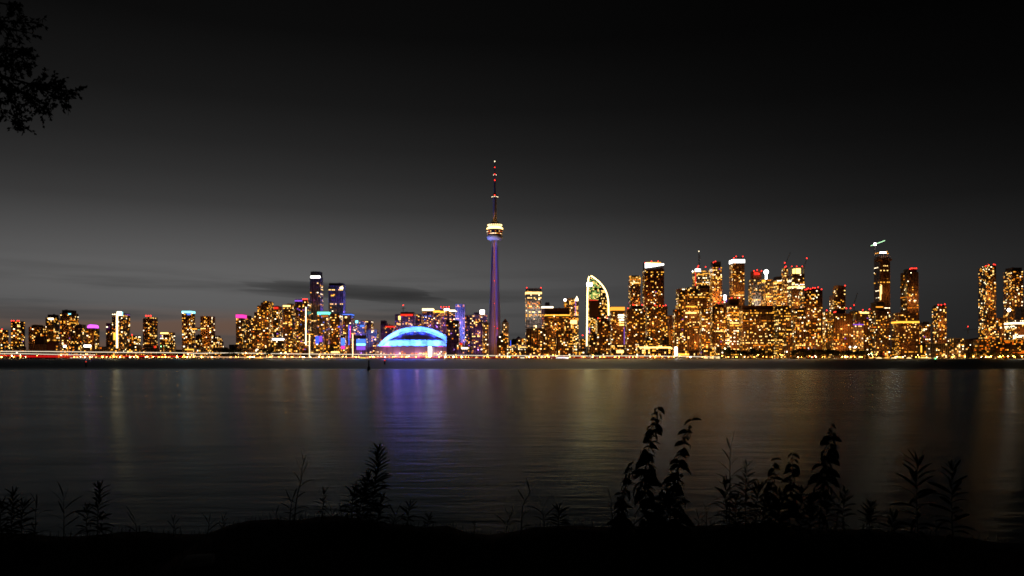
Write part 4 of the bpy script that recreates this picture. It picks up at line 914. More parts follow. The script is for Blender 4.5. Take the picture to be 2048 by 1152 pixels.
# ================================================================ COMMUNICATION TOWER (the spire)
YT = 2300.0; XT = PX(989.6, YT)
tw = thing('observation_tower', 'very tall concrete spire with a ring shaped glowing pod and a red lit mast', 'tower', (XT, YT, ZG))
tz = lambda p: PZ(p, YT)-ZG
px_m = YT/F
PROF = [(716, 14.6), (700, 13.7), (680, 12.6), (660, 11.7), (640, 11.0), (620, 10.4), (600, 9.7), (580, 8.9), (560, 8.3), (540, 7.5), (520, 6.8), (500, 6.1), (478, 5.4)]
def ysec(hw_):
    """three-winged cross section, one wing away from the lake"""
    Rr = hw_/math.cos(math.pi/6); w = max(2.2, Rr*.17); core = min(Rr*.8, 5.2*.8)
    pts = []
    for k in range(3):
        an = math.radians(90+120*k); d = Vector((math.cos(an), math.sin(an))); nrm = Vector((-d.y, d.x))
        pts += [d*Rr-nrm*w*.34, d*Rr+nrm*w*.34, d*core+nrm*w*1.35]
        a2 = an+math.radians(60); d2 = Vector((math.cos(a2), math.sin(a2)))
        n2 = Vector((-d2.y, d2.x))
        pts += [d2*core*.62-n2*1.7, d2*core*.62+n2*1.7]
        a3 = an+math.radians(120); d3 = Vector((math.cos(a3), math.sin(a3))); n3 = Vector((-d3.y, d3.x))
        pts += [d3*core-n3*w*1.35]
    return pts
m = MB(); i_ = m.mat('concrete'); secs = [(tz(p), ysec(h_*px_m)) for p, h_ in PROF]; ns_ = len(secs[0][1])
for z, sct in secs: m.v += [(p.x, p.y, max(z, 0)) for p in sct]
for j in range(len(secs)-1):
    for q in range(ns_): A = j*ns_+q; B_ = j*ns_+(q+1) % ns_; m.f.append((A, B_, B_+ns_, A+ns_)); m.mi.append(i_)
m.build('shaft', tw)
m = MB(); core = 5.2*.8*.62
m.box(-.55, .55, -core-.55, -core+.1, tz(712), tz(480), 'w_dim'); m.build('lift_light', tw)
for py_ in (562, 607, 653):
    k_ = MB(); k_.ball((0, 0, 0), 1.0, 'beacon', 6); q_ = k_.build('aviation_light', tw); q_.location = (-1.6, -core-1.4, tz(py_))
k_ = MB(); k_.ball((0, 0, 0), 2.2, 'l_red', 8); q_ = k_.build('red_lamp', tw); q_.location = (7.2, -9.5, tz(657))
# pod
pm_ = px_m
m = MB(); m.lathe([(5.6*pm_, tz(480.5)), (12.5*pm_, tz(480)), (15.4*pm_, tz(477.5)), (15.9*pm_, tz(475)), (15.2*pm_, tz(472)), (13*pm_, tz(471))], 'white', 40); m.build('radome_ring', tw, True)
m = MB(); m.lathe([(13*pm_, tz(471)), (14.0*pm_, tz(469.5)), (15.5*pm_, tz(466)), (15.6*pm_, tz(462.5)), (16.3*pm_, tz(460.5)), (16.3*pm_, tz(459.4))], 'dark', 40); m.build('pod_wall', tw, True)
m = MB(); r_ = random.Random(8)
for k in range(60):
    an = 2*math.pi*k/60
    for (rr, zz, hh, pr_) in ((14.6, 468.2, 1.6, .6), (15.8, 464, 1.9, .28)):
        if r_.random() < pr_:
            c_, s_ = math.cos(an)*rr*pm_, math.sin(an)*rr*pm_; tx, ty = -math.sin(an)*.85, math.cos(an)*.85
            m.face([(c_-tx, s_-ty, tz(zz+hh/2)), (c_+tx, s_+ty, tz(zz+hh/2)), (c_*1.012+tx, s_*1.012+ty, tz(zz-hh/2)), (c_*1.012-tx, s_*1.012-ty, tz(zz-hh/2))], r_.choice(['w_white', 'w_warm', 'w_gold', 'w_orange', 'l_red']))
m.build('lit_window', tw, kind='stuff')
m = MB(); m.lathe([(15.6*pm_, tz(459.4)), (16.4*pm_, tz(458.6)), (16.2*pm_, tz(456.6)), (14.4*pm_, tz(455.2))], 'pod', 40); m.build('pod_light', tw, True)
m = MB(); m.lathe([(11.6*pm_, tz(455.2)), (12.4*pm_, tz(454)), (12.2*pm_, tz(453.2))], 'pod', 32); m.build('pod_light', tw, True)
m = MB(); m.lathe([(12.6*pm_, tz(453.2)), (13.6*pm_, tz(451.8)), (13.4*pm_, tz(448.6)), (12*pm_, tz(447.6)), (6*pm_, tz(447.2))], 'white', 36); m.build('upper_deck', tw, True)
m = MB()
for k in range(22):
    an = 2*math.pi*k/22; m.ball((13.9*pm_*math.cos(an), 13.9*pm_*math.sin(an), tz(450.4)), 1.25, 'l_gold', 6)
m.build('deck_lamp', tw, kind='stuff')
m = MB(); m.lathe([(7.5*pm_, tz(447.2)), (6.4*pm_, tz(444)), (4.4*pm_, tz(441))], 'lgrey', 24)
m.build('deck_roof', tw, True)
m = MB()
for k in range(14):
    an = 2*math.pi*k/14; c_, s_ = math.cos(an), math.sin(an)
    m.tube([(8.6*pm_*c_, 8.6*pm_*s_, tz(447)), (7.4*pm_*c_, 7.4*pm_*s_, tz(441+3*(k % 3)))], .3, 'steel', 4)
m.build('antenna_rod', tw, kind='stuff')
m = MB(); m.lathe([(3.9*pm_, tz(447)), (3.7*pm_, tz(420)), (3.5*pm_, tz(396))], 'concrete', 12); m.build('upper_shaft', tw)
m = MB(); m.lathe([(4.6*pm_, tz(396.5)), (5.8*pm_, tz(395)), (5.8*pm_, tz(392.6)), (4.2*pm_, tz(390)), (2.2*pm_, tz(388))], 'dark', 24); m.build('sky_pod', tw, True)
m = MB()
for k in range(10):
    an = 2*math.pi*(k+.5)/10; m.ball((6.0*pm_*math.cos(an), 6.0*pm_*math.sin(an), tz(394)), .85, 'w_white', 6)
m.build('pod_lamp', tw, kind='stuff')
m = MB(); m.lathe([(1.9*pm_, tz(388)), (1.7*pm_, tz(362))], 'steel', 10); m.lathe([(2.4*pm_, tz(362)), (2.6*pm_, tz(360.8)), (1.6*pm_, tz(359.8))], 'dark', 10)
m.lathe([(1.2*pm_, tz(359.8)), (1.1*pm_, tz(350))], 'steel', 8); m.lathe([(2.6*pm_, tz(350.4)), (2.6*pm_, tz(349.4))], 'steel', 10)
m.lathe([(.75*pm_, tz(349.4)), (.6*pm_, tz(324))], 'steel', 8); m.lathe([(1.6*pm_, tz(324.4)), (1.6*pm_, tz(322))], 'lgrey', 8); m.lathe([(.4*pm_, tz(322)), (.25*pm_, tz(318.5))], 'steel', 6); m.build('mast', tw)
for py_, s_, mt_ in ((391.5, 1.3, 'beacon'), (361, 1.3, 'beacon'), (349.2, 1.1, 'beacon'), (335, 1.0, 'beacon'), (323.2, 1.3, 'w_white')):
    k_ = MB(); k_.ball((0, 0, 0), s_, mt_, 6); q_ = k_.build('aviation_light', tw); q_.location = (0, -(6.4 if py_ > 380 else 3.2)*pm_ if py_ > 345 else -2.6, tz(py_))
for sx_ in (-1, 1):
    k_ = MB(); k_.ball((0, 0, 0), .8, 'w_white', 6); q_ = k_.build('mast_lamp', tw); q_.location = (sx_*2.7*pm_, -1, tz(350))
# colour lights that wash the shaft: blue on one wing, amber on the other
def strip_light(p0, p1, facing, col, W_):
    p0, p1 = Vector(p0), Vector(p1); yv = (p1-p0).normalized(); zv = -Vector(facing); zv = (zv-yv*zv.dot(yv)).normalized(); xv = yv.cross(zv)
    l = bpy.data.lights.new('wing_strip_light', 'AREA'); l.shape = 'RECTANGLE'; l.size = .5; l.size_y = (p1-p0).length; l.color = col; l.energy = W_
    o = bpy.data.objects.new('wing_strip_light', l); COL.objects.link(o); o.parent = tw
    mt = Matrix((xv, yv, zv)).transposed().to_4x4(); mt.translation = (p0+p1)/2; o.matrix_local = mt
strip_light((9.5, -11.5, tz(690)), (3.4, -5.2, tz(486)), (-1, .12, 0), (.035, .03, 1.0), 15000)
strip_light((8.5, -11.0, tz(708)), (7.2, -9.0, tz(640)), (-1, .12, 0), (1.0, .22, .22), 2500)
strip_light((-9.5, -11.5, tz(700)), (-3.4, -5.2, tz(486)), (1, .12, 0), (1.0, .30, .10), 6500)
lamp('pod_wash_light', tw, (-30, -60, tz(498)), (.85, .72, .95), 42000, 'SPOT', 1.0, (0, 0, tz(474)), 50)
lamp('roof_uplight', tw, (0, -11*pm_, tz(446.6)), (1, .42, .08), 12000, 'SPOT', .4, (0, 0, tz(420)), 80)
lamp('roof_uplight', tw, (-8*pm_, -6*pm_, tz(446.6)), (1, .42, .08), 8000, 'SPOT', .4, (0, 0, tz(425)), 80)
lamp('roof_uplight', tw, (8*pm_, -6*pm_, tz(446.6)), (1, .42, .08), 8000, 'SPOT', .4, (0, 0, tz(425)), 80)
# violet facade lights of three towers
def facade_light(px_, py_, Yf, tgt, col, W_, ang=60):
    lamp('facade_light', None, (PX(px_, Yf), Yf, PZ(py_, Yf)), col, W_, 'SPOT', 1.0, P(*tgt), ang)
facade_light(652, 640, LAY[4]+16, (641, 585, LAY[4]+16), (.20, .10, 1), 300000, 100)
facade_light(704, 640, LAY[4]+10, (690, 592, LAY[4]+14), (.16, .11, 1), 300000, 100)
facade_light(676, 610, LAY[4]-45, (674, 585, LAY[4]), (.16, .05, .9), 40000, 80)
facade_light(632, 620, LAY[4]-45, (632, 580, LAY[4]), (.3, .04, .55), 30000, 80)
facade_light(921, 690, 2200, (921, 640, LAY[4]), (.26, .14, 1), 260000, 60)

# ================================================================ SHORE: added raised road with light trails, lamps, trees, boats, markers
def line_at(pts, Y): return [P(x, y, Y) for x, y in pts]
YR = 2009.0
er = thing('added_trail_road', 'added raised shore road holding a pale boat light trail above a red one', 'light trail', (0, YR, ZG))  # added road; its glowing line is the light trail of passing boats
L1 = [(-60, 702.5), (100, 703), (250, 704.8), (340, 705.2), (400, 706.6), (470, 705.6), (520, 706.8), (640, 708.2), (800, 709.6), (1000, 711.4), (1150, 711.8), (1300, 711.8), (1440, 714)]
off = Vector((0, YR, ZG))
def dense(pts, Y, step=14, wob=.25, seed=0):
    out = []
    for (x0, y0), (x1, y1) in zip(pts, pts[1:]):
        n = max(1, int((x1-x0)/step))
        for i in range(n):
            u = i/n; x = x0+(x1-x0)*u; out.append((x, y0+(y1-y0)*u+wob*noise.noise(Vector((x/34, seed, 0)))))
    out.append(pts[-1]); return line_at(out, Y)
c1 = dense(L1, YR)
m = MB()
for p, q_ in zip(c1, c1[1:]):
    a_ = p-off; b_ = q_-off
    for dy0, dy1, dz0, dz1 in ((.6, 9.0, -1.9, -1.0),):
        v = [(a_.x, dy0, a_.z+dz0), (b_.x, dy0, b_.z+dz0), (b_.x, dy0, b_.z+dz1), (a_.x, dy0, a_.z+dz1), (a_.x, dy1, a_.z+dz0), (b_.x, dy1, b_.z+dz0), (b_.x, dy1, b_.z+dz1), (a_.x, dy1, a_.z+dz1)]
        for f in ((0, 1, 2, 3), (3, 2, 6, 7), (1, 0, 4, 5), (5, 4, 7, 6)): m.face([v[i] for i in f], 'quay')
m.build('deck', er)
px_pts = list(range(-40, 1440, 45))
def y_on(pts, x):
    for (x0, y0), (x1, y1) in zip(pts, pts[1:]):
        if x0 <= x <= x1: return y0+(y1-y0)*(x-x0)/(x1-x0)
    return pts[-1][1]
for x in px_pts:
    zt = PZ(y_on(L1, x), YR)-ZG-1.95
    if zt < 1.2: continue
    m = MB(); m.box(PX(x, YR)-.7, PX(x, YR)+.7, 3, 6, 0, zt, 'quay', 'bt'); m.build('pier', er)
m = MB(); m.tube([p-off for p in c1], .8, 'trail_w', 6); m.build('pale_light_trail', er)
# added lower rail; its red and peach tubes are light trails of boats
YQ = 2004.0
pr_ = thing('added_trail_rail', 'added low quayside rail holding red and peach boat light trails', 'railing', (0, YQ, ZG))
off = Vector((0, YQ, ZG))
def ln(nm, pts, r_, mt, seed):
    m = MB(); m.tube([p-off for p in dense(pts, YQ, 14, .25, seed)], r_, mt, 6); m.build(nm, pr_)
ln('pale_light_trail', [(-60, 707.2), (35, 707.2), (55, 707.6), (120, 709), (190, 710)], .75, 'trail_w', 1)
ln('red_light_trail', [(-60, 710.8), (0, 711), (55, 712), (130, 712.2), (240, 712.2), (370, 712.8)], 1.1, 'trail_r', 2)
ln('red_light_trail', [(52, 714.2), (130, 714.4), (145, 716.6), (340, 717.2)], .55, 'trail_r', 3)
ln('peach_light_trail', [(140, 715.4), (230, 716.4), (350, 717.2), (420, 717.6)], .55, 'trail_o', 4)
ln('peach_light_trail', [(376, 712.8), (430, 714), (500, 714.8), (560, 714.6), (625, 715.2), (720, 714.8), (830, 714.4)], .6, 'trail_o', 5)
ln('red_light_trail', [(690, 715.6), (860, 715.4), (1000, 716), (1120, 716), (1270, 715.8), (1300, 716.2), (1470, 717)], 1.0, 'trail_r', 6)
for x in range(-50, 1470, 30):
    yb = 712 if x < 380 else 715
    m = MB(); m.box(PX(x, YQ)-.12, PX(x, YQ)+.12, .5, .74, 0.02, max(1.0, PZ(yb, YQ)-ZG), 'steel'); m.build('post', pr_)

# ---------------- street lamps
def lamp_proto(mt, hgt, rad, label, group, loc):
    l = thing('street_lamp', label, 'street lamp', loc, group)
    m = MB(); m.tube([(0, 0, 0), (0, 0, hgt)], [.16, .10], 'steel', 5); m.build('pole', l)
    m = MB(); m.lathe([(rad*.4, hgt-rad*.9), (rad, hgt-rad*.2), (rad, hgt+rad*.4), (rad*.5, hgt+rad)], mt, 8); m.build('lamp_head', l)
    return l
def put(px_, py_, Y, mt, label, group, rad=.55):
    key = (mt, round(rad, 2)); z = PZ(py_, Y); hgt = max(2.2, z-ZG)
    return lamp_proto(mt, hgt, rad, label, group, (PX(px_, Y), Y, ZG))
rl = random.Random(77)
big = [(3, 715, 'lamp'), (24, 711.5, 'lampw'), (180, 717.5, 'lamp'), (205, 718, 'lamp'), (240, 718, 'lampw'), (275, 718, 'lamp'), (294, 713.5, 'lamp'), (331, 718, 'lamp'), (354, 718, 'lamp'), (403, 718, 'lamp'), (424, 718, 'lamp'), (492, 706, 'lamp'), (500, 714, 'lamp'), (571, 705, 'lamp'), (570, 718, 'lamp'), (645, 719, 'lamp'), (658, 719, 'lamp'), (890, 719.5, 'lampw'), (907, 716, 'lampw'), (923, 717, 'lamp'), (1381, 718, 'lampw'), (1596, 714, 'lamp'), (1632, 714, 'lamp'), (1690, 713.5, 'lamp'), (1930, 713, 'lamp'), (1947, 713, 'lamp'), (1982, 712.8, 'lamp'), (2000, 712.8, 'lamp'), (2016, 712.6, 'lamp'), (2027, 712.4, 'lamp'), (2044, 712.6, 'lamp')]
for i, (x, y, mt) in enumerate(big):
    lb = 'bright amber star like street lamp at the left shore' if x < 700 else ('dazzling pale street lamp right of the dome foot' if x < 1000 else ('dazzling pale quay lamp below the brown hotel' if x < 1500 else ('bright amber lamp before the dark shore trees' if x < 1800 else 'bright amber lamp in the row at the right end of the quay')))
    put(x, min(y, 716.0), 2003.0, mt, lb, 'bright lamps along the quay', 1.1)
for x, lb in ((1700, 'left one of the dazzling twin floodlights above the shore trees'), (1711, 'right one of the dazzling twin floodlights above the shore trees')):
    put(x, 694, 2028, 'flood', lb, 'twin floodlights above the shore trees', 1.5)
col = [(322, 693, 'lampg', 'small green lamp right of the single red light tower'), (1019.5, 715.5, 'lampg', 'small green quay lamp right of the spire'), (1164, 715, 'lampr', 'red quay lamp below the golden tower'), (1259, 714.5, 'lampr', 'red quay lamp left of the yellow terminal'), (1774, 708, 'lampr', 'red signal lamp before the low domed hall'), (1743, 707, 'lampg', 'greenish lamp left of the low domed hall'), (1625, 715.5, 'lampr', 'red quay lamp before the dark shore trees'), (1516, 704, 'flood', 'white floodlight group left part above the shore parking'), (1574, 703.5, 'flood', 'white oval floodlight before the low brown block'), (1450, 697, 'lampw', 'pale greenish lamp behind the quay below the striped block')]
ql = MB()   # low lamps set along the quay wall: nobody could count them
for k in range(760):
    x = rl.uniform(0, 2048); X_ = PX(x, 1999.4)
    if 56 < x < 135 or rl.random() < .35: continue
    z_ = rl.uniform(.5, 1.7); w_ = rl.uniform(.25, .9)
    ql.box(X_-w_, X_+w_, 1999.3, 1999.62, z_, z_+rl.uniform(.3, .55), rl.choice(['w_gold', 'w_gold', 'w_amber', 'w_amber', 'w_orange', 'w_warm', 'w_warm', 'w_white']))
ql.build('quay_lights', kind='stuff')
for x, y, mt, lb in col: put(x, y, 2020 if y < 712 else 2003, mt, lb, None, .8)
for k in range(230):
    x = rl.uniform(0, 2048); y = rl.choice([rl.uniform(713, 716), rl.uniform(708, 715), rl.uniform(713.5, 715.5)])
    if 55 < x < 140 and rl.random() < .8: continue
    reg = 'before the left shore towers' if x < 480 else ('before the stepped cluster' if x < 700 else ('before the domed stadium' if x < 940 else ('between spire and yellow terminal' if x < 1270 else ('between yellow terminal and dark shore trees' if x < 1580 else 'along the quay right of the dark shore trees'))))
    put(x, y, rl.choice([2003, 2008, 2019, 2026]), rl.choice(['lamp', 'lamp', 'lamp', 'lampw']), 'small amber or pale shore lamp '+reg, 'small shore lamps '+reg, rl.uniform(.38, .68))

# ---------------- shore trees
def tree_mesh(seed, hgt, wid, nleaf=420):
    r_ = random.Random(seed); tr = MB()
    tr.tube([(0, 0, 0), (.1, 0, hgt*.25), (-.1, .1, hgt*.6)], [.32, .24, .1], 'bark', 6)
    for k in range(6):
        an = r_.uniform(0, 6.28); tr.tube([(0, 0, hgt*(.25+.05*k)), (wid*.3*math.cos(an), wid*.3*math.sin(an), hgt*(.5+.06*k))], [.12, .04], 'bark', 4)
    lf = MB(); cl = [(r_.gauss(0, wid*.24), r_.gauss(0, wid*.24), hgt*r_.uniform(.38, .88), r_.uniform(.16, .3)*wid) for _ in range(11)]
    for k in range(nleaf):
        c = r_.choice(cl); v = Vector((r_.gauss(0, 1), r_.gauss(0, 1), r_.gauss(0, 1))).normalized()*c[3]*r_.uniform(.4, 1.0)
        p = Vector(c[:3])+v*Vector((1, 1, .8)).length/1.6; s_ = r_.uniform(.35, .75)
        u = Vector((r_.gauss(0, 1), r_.gauss(0, 1), r_.gauss(0, .6))).normalized(); w_ = u.cross(Vector((r_.gauss(0, 1), r_.gauss(0, 1), r_.gauss(0, 1)))).normalized()
        lf.face([p-u*s_, p+w_*s_*.6, p+u*s_, p-w_*s_*.6], 'foliage')
    return tr.mesh('trunk'), lf.mesh('crown')
TV = [tree_mesh(s_, 9.0, w_) for s_, w_ in ((1, 9), (2, 11), (3, 8))]
def tree(px_, py_, Y, label, group, r_):
    tr, lf = r_.choice(TV); o = thing('shore_tree', label, 'tree', (PX(px_, Y), Y, ZG), group, r_.uniform(0, 6))
    s_ = max(.3, (PZ(py_, Y)-ZG)/8.6); o.scale = (s_*1.15, s_*1.15, s_)
    link('trunk', tr, o); link('crown', lf, o)
rt_ = random.Random(3)
GR = [((28, 56), 4, 711, 'round tree lit yellow by the lamps near the left end', 'trees near the left end'), ((1176, 1202), 5, 704, 'dark round tree at the foot of the sail tower', 'trees at the foot of the sail tower'),
      ((1448, 1530), 11, 699, 'dark leafy tree before the very wide brown block', 'trees before the very wide brown block'), ((1584, 1660), 10, 699, 'dark leafy tree before the round cornered tower', 'trees before the round cornered tower'),
      ((1660, 1738), 11, 701, 'big dark tree under the twin floodlights', 'trees under the twin floodlights'), ((1938, 2040), 9, 702, 'dark tree behind the lamp row at the right end', 'trees at the right end'), ((445, 475), 4, 698, 'dark tree near the gabled shed', 'trees near the gabled shed'), ((530, 560), 4, 700, 'dark tree at the foot of the stepped cluster', 'trees at the foot of the cluster')]
for (xa, xb), n_, y_, lb, gp in GR:
    for k in range(n_): tree(xa+(xb-xa)*(k+.5)/n_+rt_.uniform(-2, 2), y_+rt_.uniform(-2, 4), 2015+rt_.uniform(-4, 4), lb, gp, rt_)

# ---------------- boats
def boat(px_, Y, L_, label, group=None, cab='w_gold', hullm='hull', deckm=None, h=1.0):
    b_ = thing('motor_boat' if L_ < 25 else 'ferry', label, 'boat' if L_ < 25 else 'ferry', (PX(px_, Y), Y, 0), group)
    w_ = L_*.13; m = MB(); n = 10; i_ = m.mat(hullm)
    for lev, (zz, k_) in enumerate(((-.4, .8), (.3*h+.3, .95), (1.1*h+.4, 1.0))):
        for j in range(n+1):
            u = j/n; x = -L_/2+L_*u*(.95+.05*k_); wy = w_*k_*(1-max(0, (u-.55)/.45)**2)*.98+.02
            m.v.append((x, -wy, zz)); m.v.append((x, wy, zz))
    per = (n+1)*2
    for lev in range(2):
        for j in range(n):
            for sd_ in (0, 1):
                A = lev*per+j*2+sd_; q_ = (A, A+2, A+2+per, A+per); m.f.append(q_ if sd_ == 0 else q_[::-1]); m.mi.append(i_)
        A = lev*per; m.f.append((A+1, A, A+per, A+per+1)); m.mi.append(i_)
    for j in range(n): A = 2*per+j*2; m.f.append((A, A+2, A+3, A+1)); m.mi.append(i_)
    m.build('hull', b_)
    m = MB(); zt = 1.1*h+.4; m.box(-L_*.3, L_*.18, -w_*.7, w_*.7, zt, zt+1.5*h, 'hull', 'b'); m.box(-L_*.33, L_*.14, -w_*.78, w_*.78, zt+1.5*h, zt+1.7*h, 'hull'); m.build('cabin', b_)
    m = MB(); m.box(-L_*.27, L_*.15, -w_*.72, -w_*.69, zt+.5*h, zt+1.15*h, cab); m.build('cabin_window', b_)
    if deckm: m = MB(); m.box(-L_*.46, L_*.3, -w_*.95, -w_*.9, zt-.35, zt+.5, deckm); m.build('deck_light', b_)
    m = MB(); m.tube([(-L_*.05, 0, zt+1.7*h), (-L_*.08, 0, zt+3.6*h)], [.09, .05], 'steel', 5); m.build('mast', b_)
    return b_
boat(1127, 1990, 40, 'ferry glowing magenta and white along its side below the golden tower', None, 'l_pink', deckm='l_white', h=1.5)
boat(833, 1988, 30, 'low boat with a red glowing side before the stadium', None, 'l_red', deckm='l_red')
boat(727, 1990, 22, 'low boat with a yellow glowing side left of the stadium', None, 'l_yellow', deckm='l_yellow')
boat(520, 1992, 28, 'boat with a gold glowing deck before the stepped cluster', None, 'w_gold', deckm='w_gold')
boat(1046, 1990, 24, 'white boat moored right of the spire', None, 'w_white')
boat(1850, 1986, 42, 'long white yacht with lit hull before the low pale blocks', None, 'w_warm', deckm='w_warm', h=1.3)
for k, x in enumerate((1742, 1758, 1773, 1788, 1803, 1818)): boat(x, 1990, rl.uniform(14, 20), 'white lit motor boat in the marina before the gridded office', 'marina boats', 'w_warm', deckm='l_gold' if k % 2 else 'w_gold')
for k, x in enumerate((1412, 1424, 1436)): boat(x, 1992, 13, 'small lit boat below the striped block', 'boats below the striped block', 'w_gold', deckm='l_gold')
# ---------------- channel markers out on the water
def marker(px_, py_base, py_top, topm, label, r_=.35, fat=True):
    Y = EYE/(py_base-HY)*F; o = thing('channel_marker', label, 'channel marker', (PX(px_, Y), Y, 0)); h_ = PZ(py_top, Y)
    m = MB()
    if fat: m.lathe([(r_*2.2, -.4), (r_*2.4, .5*h_*.2), (r_*1.9, h_*.3), (r_, h_*.42), (r_*.9, h_)], 'dark', 12)
    else: m.lathe([(r_*1.2, -.4), (r_*1.2, h_)], 'dark', 12)
    m.build('post', o)
    m = MB(); m.ball((0, 0, h_+r_*.9), r_*1.1, topm, 8); m.build('top_light' if topm != 'dark' else 'top_mark', o)
marker(737.5, 739, 723.5, 'dark', 'dark bottle shaped marker post on the water left of the blue reflection', .30)
marker(769.5, 729, 722, 'l_red', 'small marker post with a red top before the stadium', .45, False)
marker(172, 734, 724.5, 'l_red', 'dark marker post with a red flag like top off the left shore', .28, False)
marker(1871, 724, 718, 'l_green', 'green lit buoy off the low pale blocks', .5, True)

# ================================================================ NEAR BANK: weeds, grass, stone, overhanging tree
def leaf_mesh(name, L_, W_, droop, serr=0, fold=.25, n=7):
    m = MB(); i_ = m.mat('leaf')
    for j in range(n+1):
        u = j/n; ang = droop*u
        x = L_*(u if droop == 0 else math.sin(ang)/droop); z = -L_*(0 if droop == 0 else (1-math.cos(ang))/droop)
        prof = (u**.55)*(1-u)**.75*2.0 if not serr else (u**.35)*(1-u)**.8*1.75
        w = max(W_*prof, .0006)
        if serr and 0 < j < n: w *= (1.12 if j % 2 else .86)
        m.v += [(x, -w, z+w*fold), (x, 0, z), (x, w, z+w*fold)]
    for j in range(n):
        a = j*3
        for c in (0, 1): m.f.append((a+c, a+3+c, a+4+c, a+1+c)); m.mi.append(i_)
    return m.mesh(name)
LANCE = [leaf_mesh('lance_leaf', 1, .085, d_) for d_ in (.2, .7, 1.2, 1.8)]
BLADE = [leaf_mesh('grass_blade', 1, .042, d_) for d_ in (.1, .7, 1.4, 2.0)]
NETT = [leaf_mesh('nettle_leaf', 1, .30, d_, 1, .25, 11) for d_ in (.7, 1.1, 1.5)]
TINY = leaf_mesh('flower_tuft', 1, .09, 1.1, 0, .2, 4)
def stem_at(pts, u):
    ls = [(Vector(b)-Vector(a)).length for a, b in zip(pts, pts[1:])]; t_ = u*sum(ls)
    for (a, b), l in zip(zip(pts, pts[1:]), ls):
        if t_ <= l: return Vector(a)+(Vector(b)-Vector(a))*(t_/l), (Vector(b)-Vector(a)).normalized()
        t_ -= l
    return Vector(pts[-1]), (Vector(pts[-1])-Vector(pts[-2])).normalized()
def smooth_pts(pts, n=12):
    out = []
    P_ = [pts[0]]+list(pts)+[pts[-1]]
    for k in range(1, len(P_)-2):
        p0, p1, p2, p3 = (Vector(q) for q in P_[k-1:k+3])
        for i in range(n):
            u = i/n; out.append(.5*((2*p1)+(p2-p0)*u+(2*p0-5*p1+4*p2-p3)*u*u+(3*p1-p0-3*p2+p3)*u**3))
    out.append(Vector(pts[-1])); return out
def add_leaf(par, me, base, az, pitch, size, roll=0.0, nm='leaf'):
    o = link(nm, me, par); o.location = base; o.scale = (size, size, size)
    o.rotation_euler = (Matrix.Rotation(az, 4, 'Z') @ Matrix.Rotation(-pitch, 4, 'Y') @ Matrix.Rotation(roll, 4, 'X')).to_euler()
def weed(kind, cat, label, pix, Y, nleaf, lsize, style, r_, group=None, stem_r=.006, u0=.12):
    """pix: stem as photo pixels from the ground up, standing at depth Y"""
    pts = [P(x, y, Y+r_.uniform(-.03, .03)) for x, y in pix]
    b0 = pts[0]; g = bank(b0.x, b0.y); base = Vector((b0.x, b0.y, min(b0.z, g)))
    if b0.z > g+.01: pts = [Vector((b0.x, b0.y, g-.03))]+pts
    else: pts[0] = Vector((b0.x, b0.y, g-.03))
    o = thing(kind, label, cat, base, group)
    loc = [p-base for p in pts]; sp_ = smooth_pts(loc, 7)
    m = MB(); m.tube(sp_, [stem_r*(1-.75*i/(len(sp_)-1)) for i in range(len(sp_))], 'stem', 6); m.build('stem', o, True)
    az = r_.uniform(0, 6.28)
    if style == 'nettle':
        nn = int(nleaf*.95)
        for k in range(nn):
            u = u0+(.97-u0)*(k/(nn-1)); p, d_ = stem_at(sp_, u)
            a0 = (k % 2)*math.pi/2+r_.uniform(-.35, .35)+.35
            sz_ = lsize*(1.0 if u < .45 else 1.0-(u-.45)/.55*.5)*r_.uniform(.8, 1.15)
            for s_ in (0, 1):
                add_leaf(o, r_.choice(NETT), p, a0+s_*math.pi, r_.uniform(-.45, .25), sz_*1.1, r_.choice((-1, 1))*r_.uniform(.2, 1.0))
            if .35 < u < .96:
                for q_ in range(4): add_leaf(o, TINY, p, r_.uniform(0, 6.28), r_.uniform(-.9, .1), sz_*.9, r_.uniform(-1, 1), 'flower_tuft')
        for q_ in range(5): add_leaf(o, TINY, sp_[-1], q_*1.26, r_.uniform(.2, .9), lsize*.3, 0, 'top_leaf')
    elif style == 'golden':
        nleaf = int(nleaf*1.25)
        for k in range(nleaf):
            u = u0+(.98-u0)*k/(nleaf-1); p, d_ = stem_at(sp_, u); az += 2.4+r_.uniform(-.3, .3)
            sz_ = lsize*(.75+.5*math.sin(math.pi*min(1, u*1.05)))*r_.uniform(.8, 1.2)
            add_leaf(o, LANCE[min(3, max(0, int((1.05-u)*3+r_.uniform(0, 1.2))))], p, az, (.25+.8*u)*r_.uniform(.7, 1.15), sz_, r_.uniform(-1.2, 1.2))
        for q_ in range(5): add_leaf(o, LANCE[0], sp_[-1]-Vector((0, 0, .01)), q_*1.256, r_.uniform(.8, 1.35), lsize*.75, r_.uniform(-1.2, 1.2))
    elif style == 'grass':
        for k in range(nleaf):
            u = u0+(1.0-u0)*k/max(1, nleaf-1); p, d_ = stem_at(sp_, min(u, .995)); az = (0 if k % 2 else math.pi)+r_.uniform(-.7, .7)
            add_leaf(o, BLADE[min(3, int((1-u)*2.5+r_.uniform(0, 1.6)))], p, az, .5+.75*u+r_.uniform(-.15, .2), lsize*r_.uniform(.75, 1.25), r_.choice((-1, 1))*r_.uniform(.3, 1.2))
    return o
rw_ = random.Random(21)
NG, GG, RG = 'nettle', 'goldenrod', 'grass plant'
weed('nettle_plant', NG, 'tallest nettle with drooping toothed leaves, right of the middle', [(1296, 1062), (1291, 985), (1293, 930), (1300, 885), (1311, 840), (1319, 808)], 6.8, 24, .155, 'nettle', rw_, u0=.06)
weed('nettle_plant', NG, 'second tallest nettle leaning right beside the tallest one', [(1338, 1060), (1345, 985), (1357, 930), (1370, 878), (1387, 833)], 6.75, 20, .135, 'nettle', rw_, u0=.1)
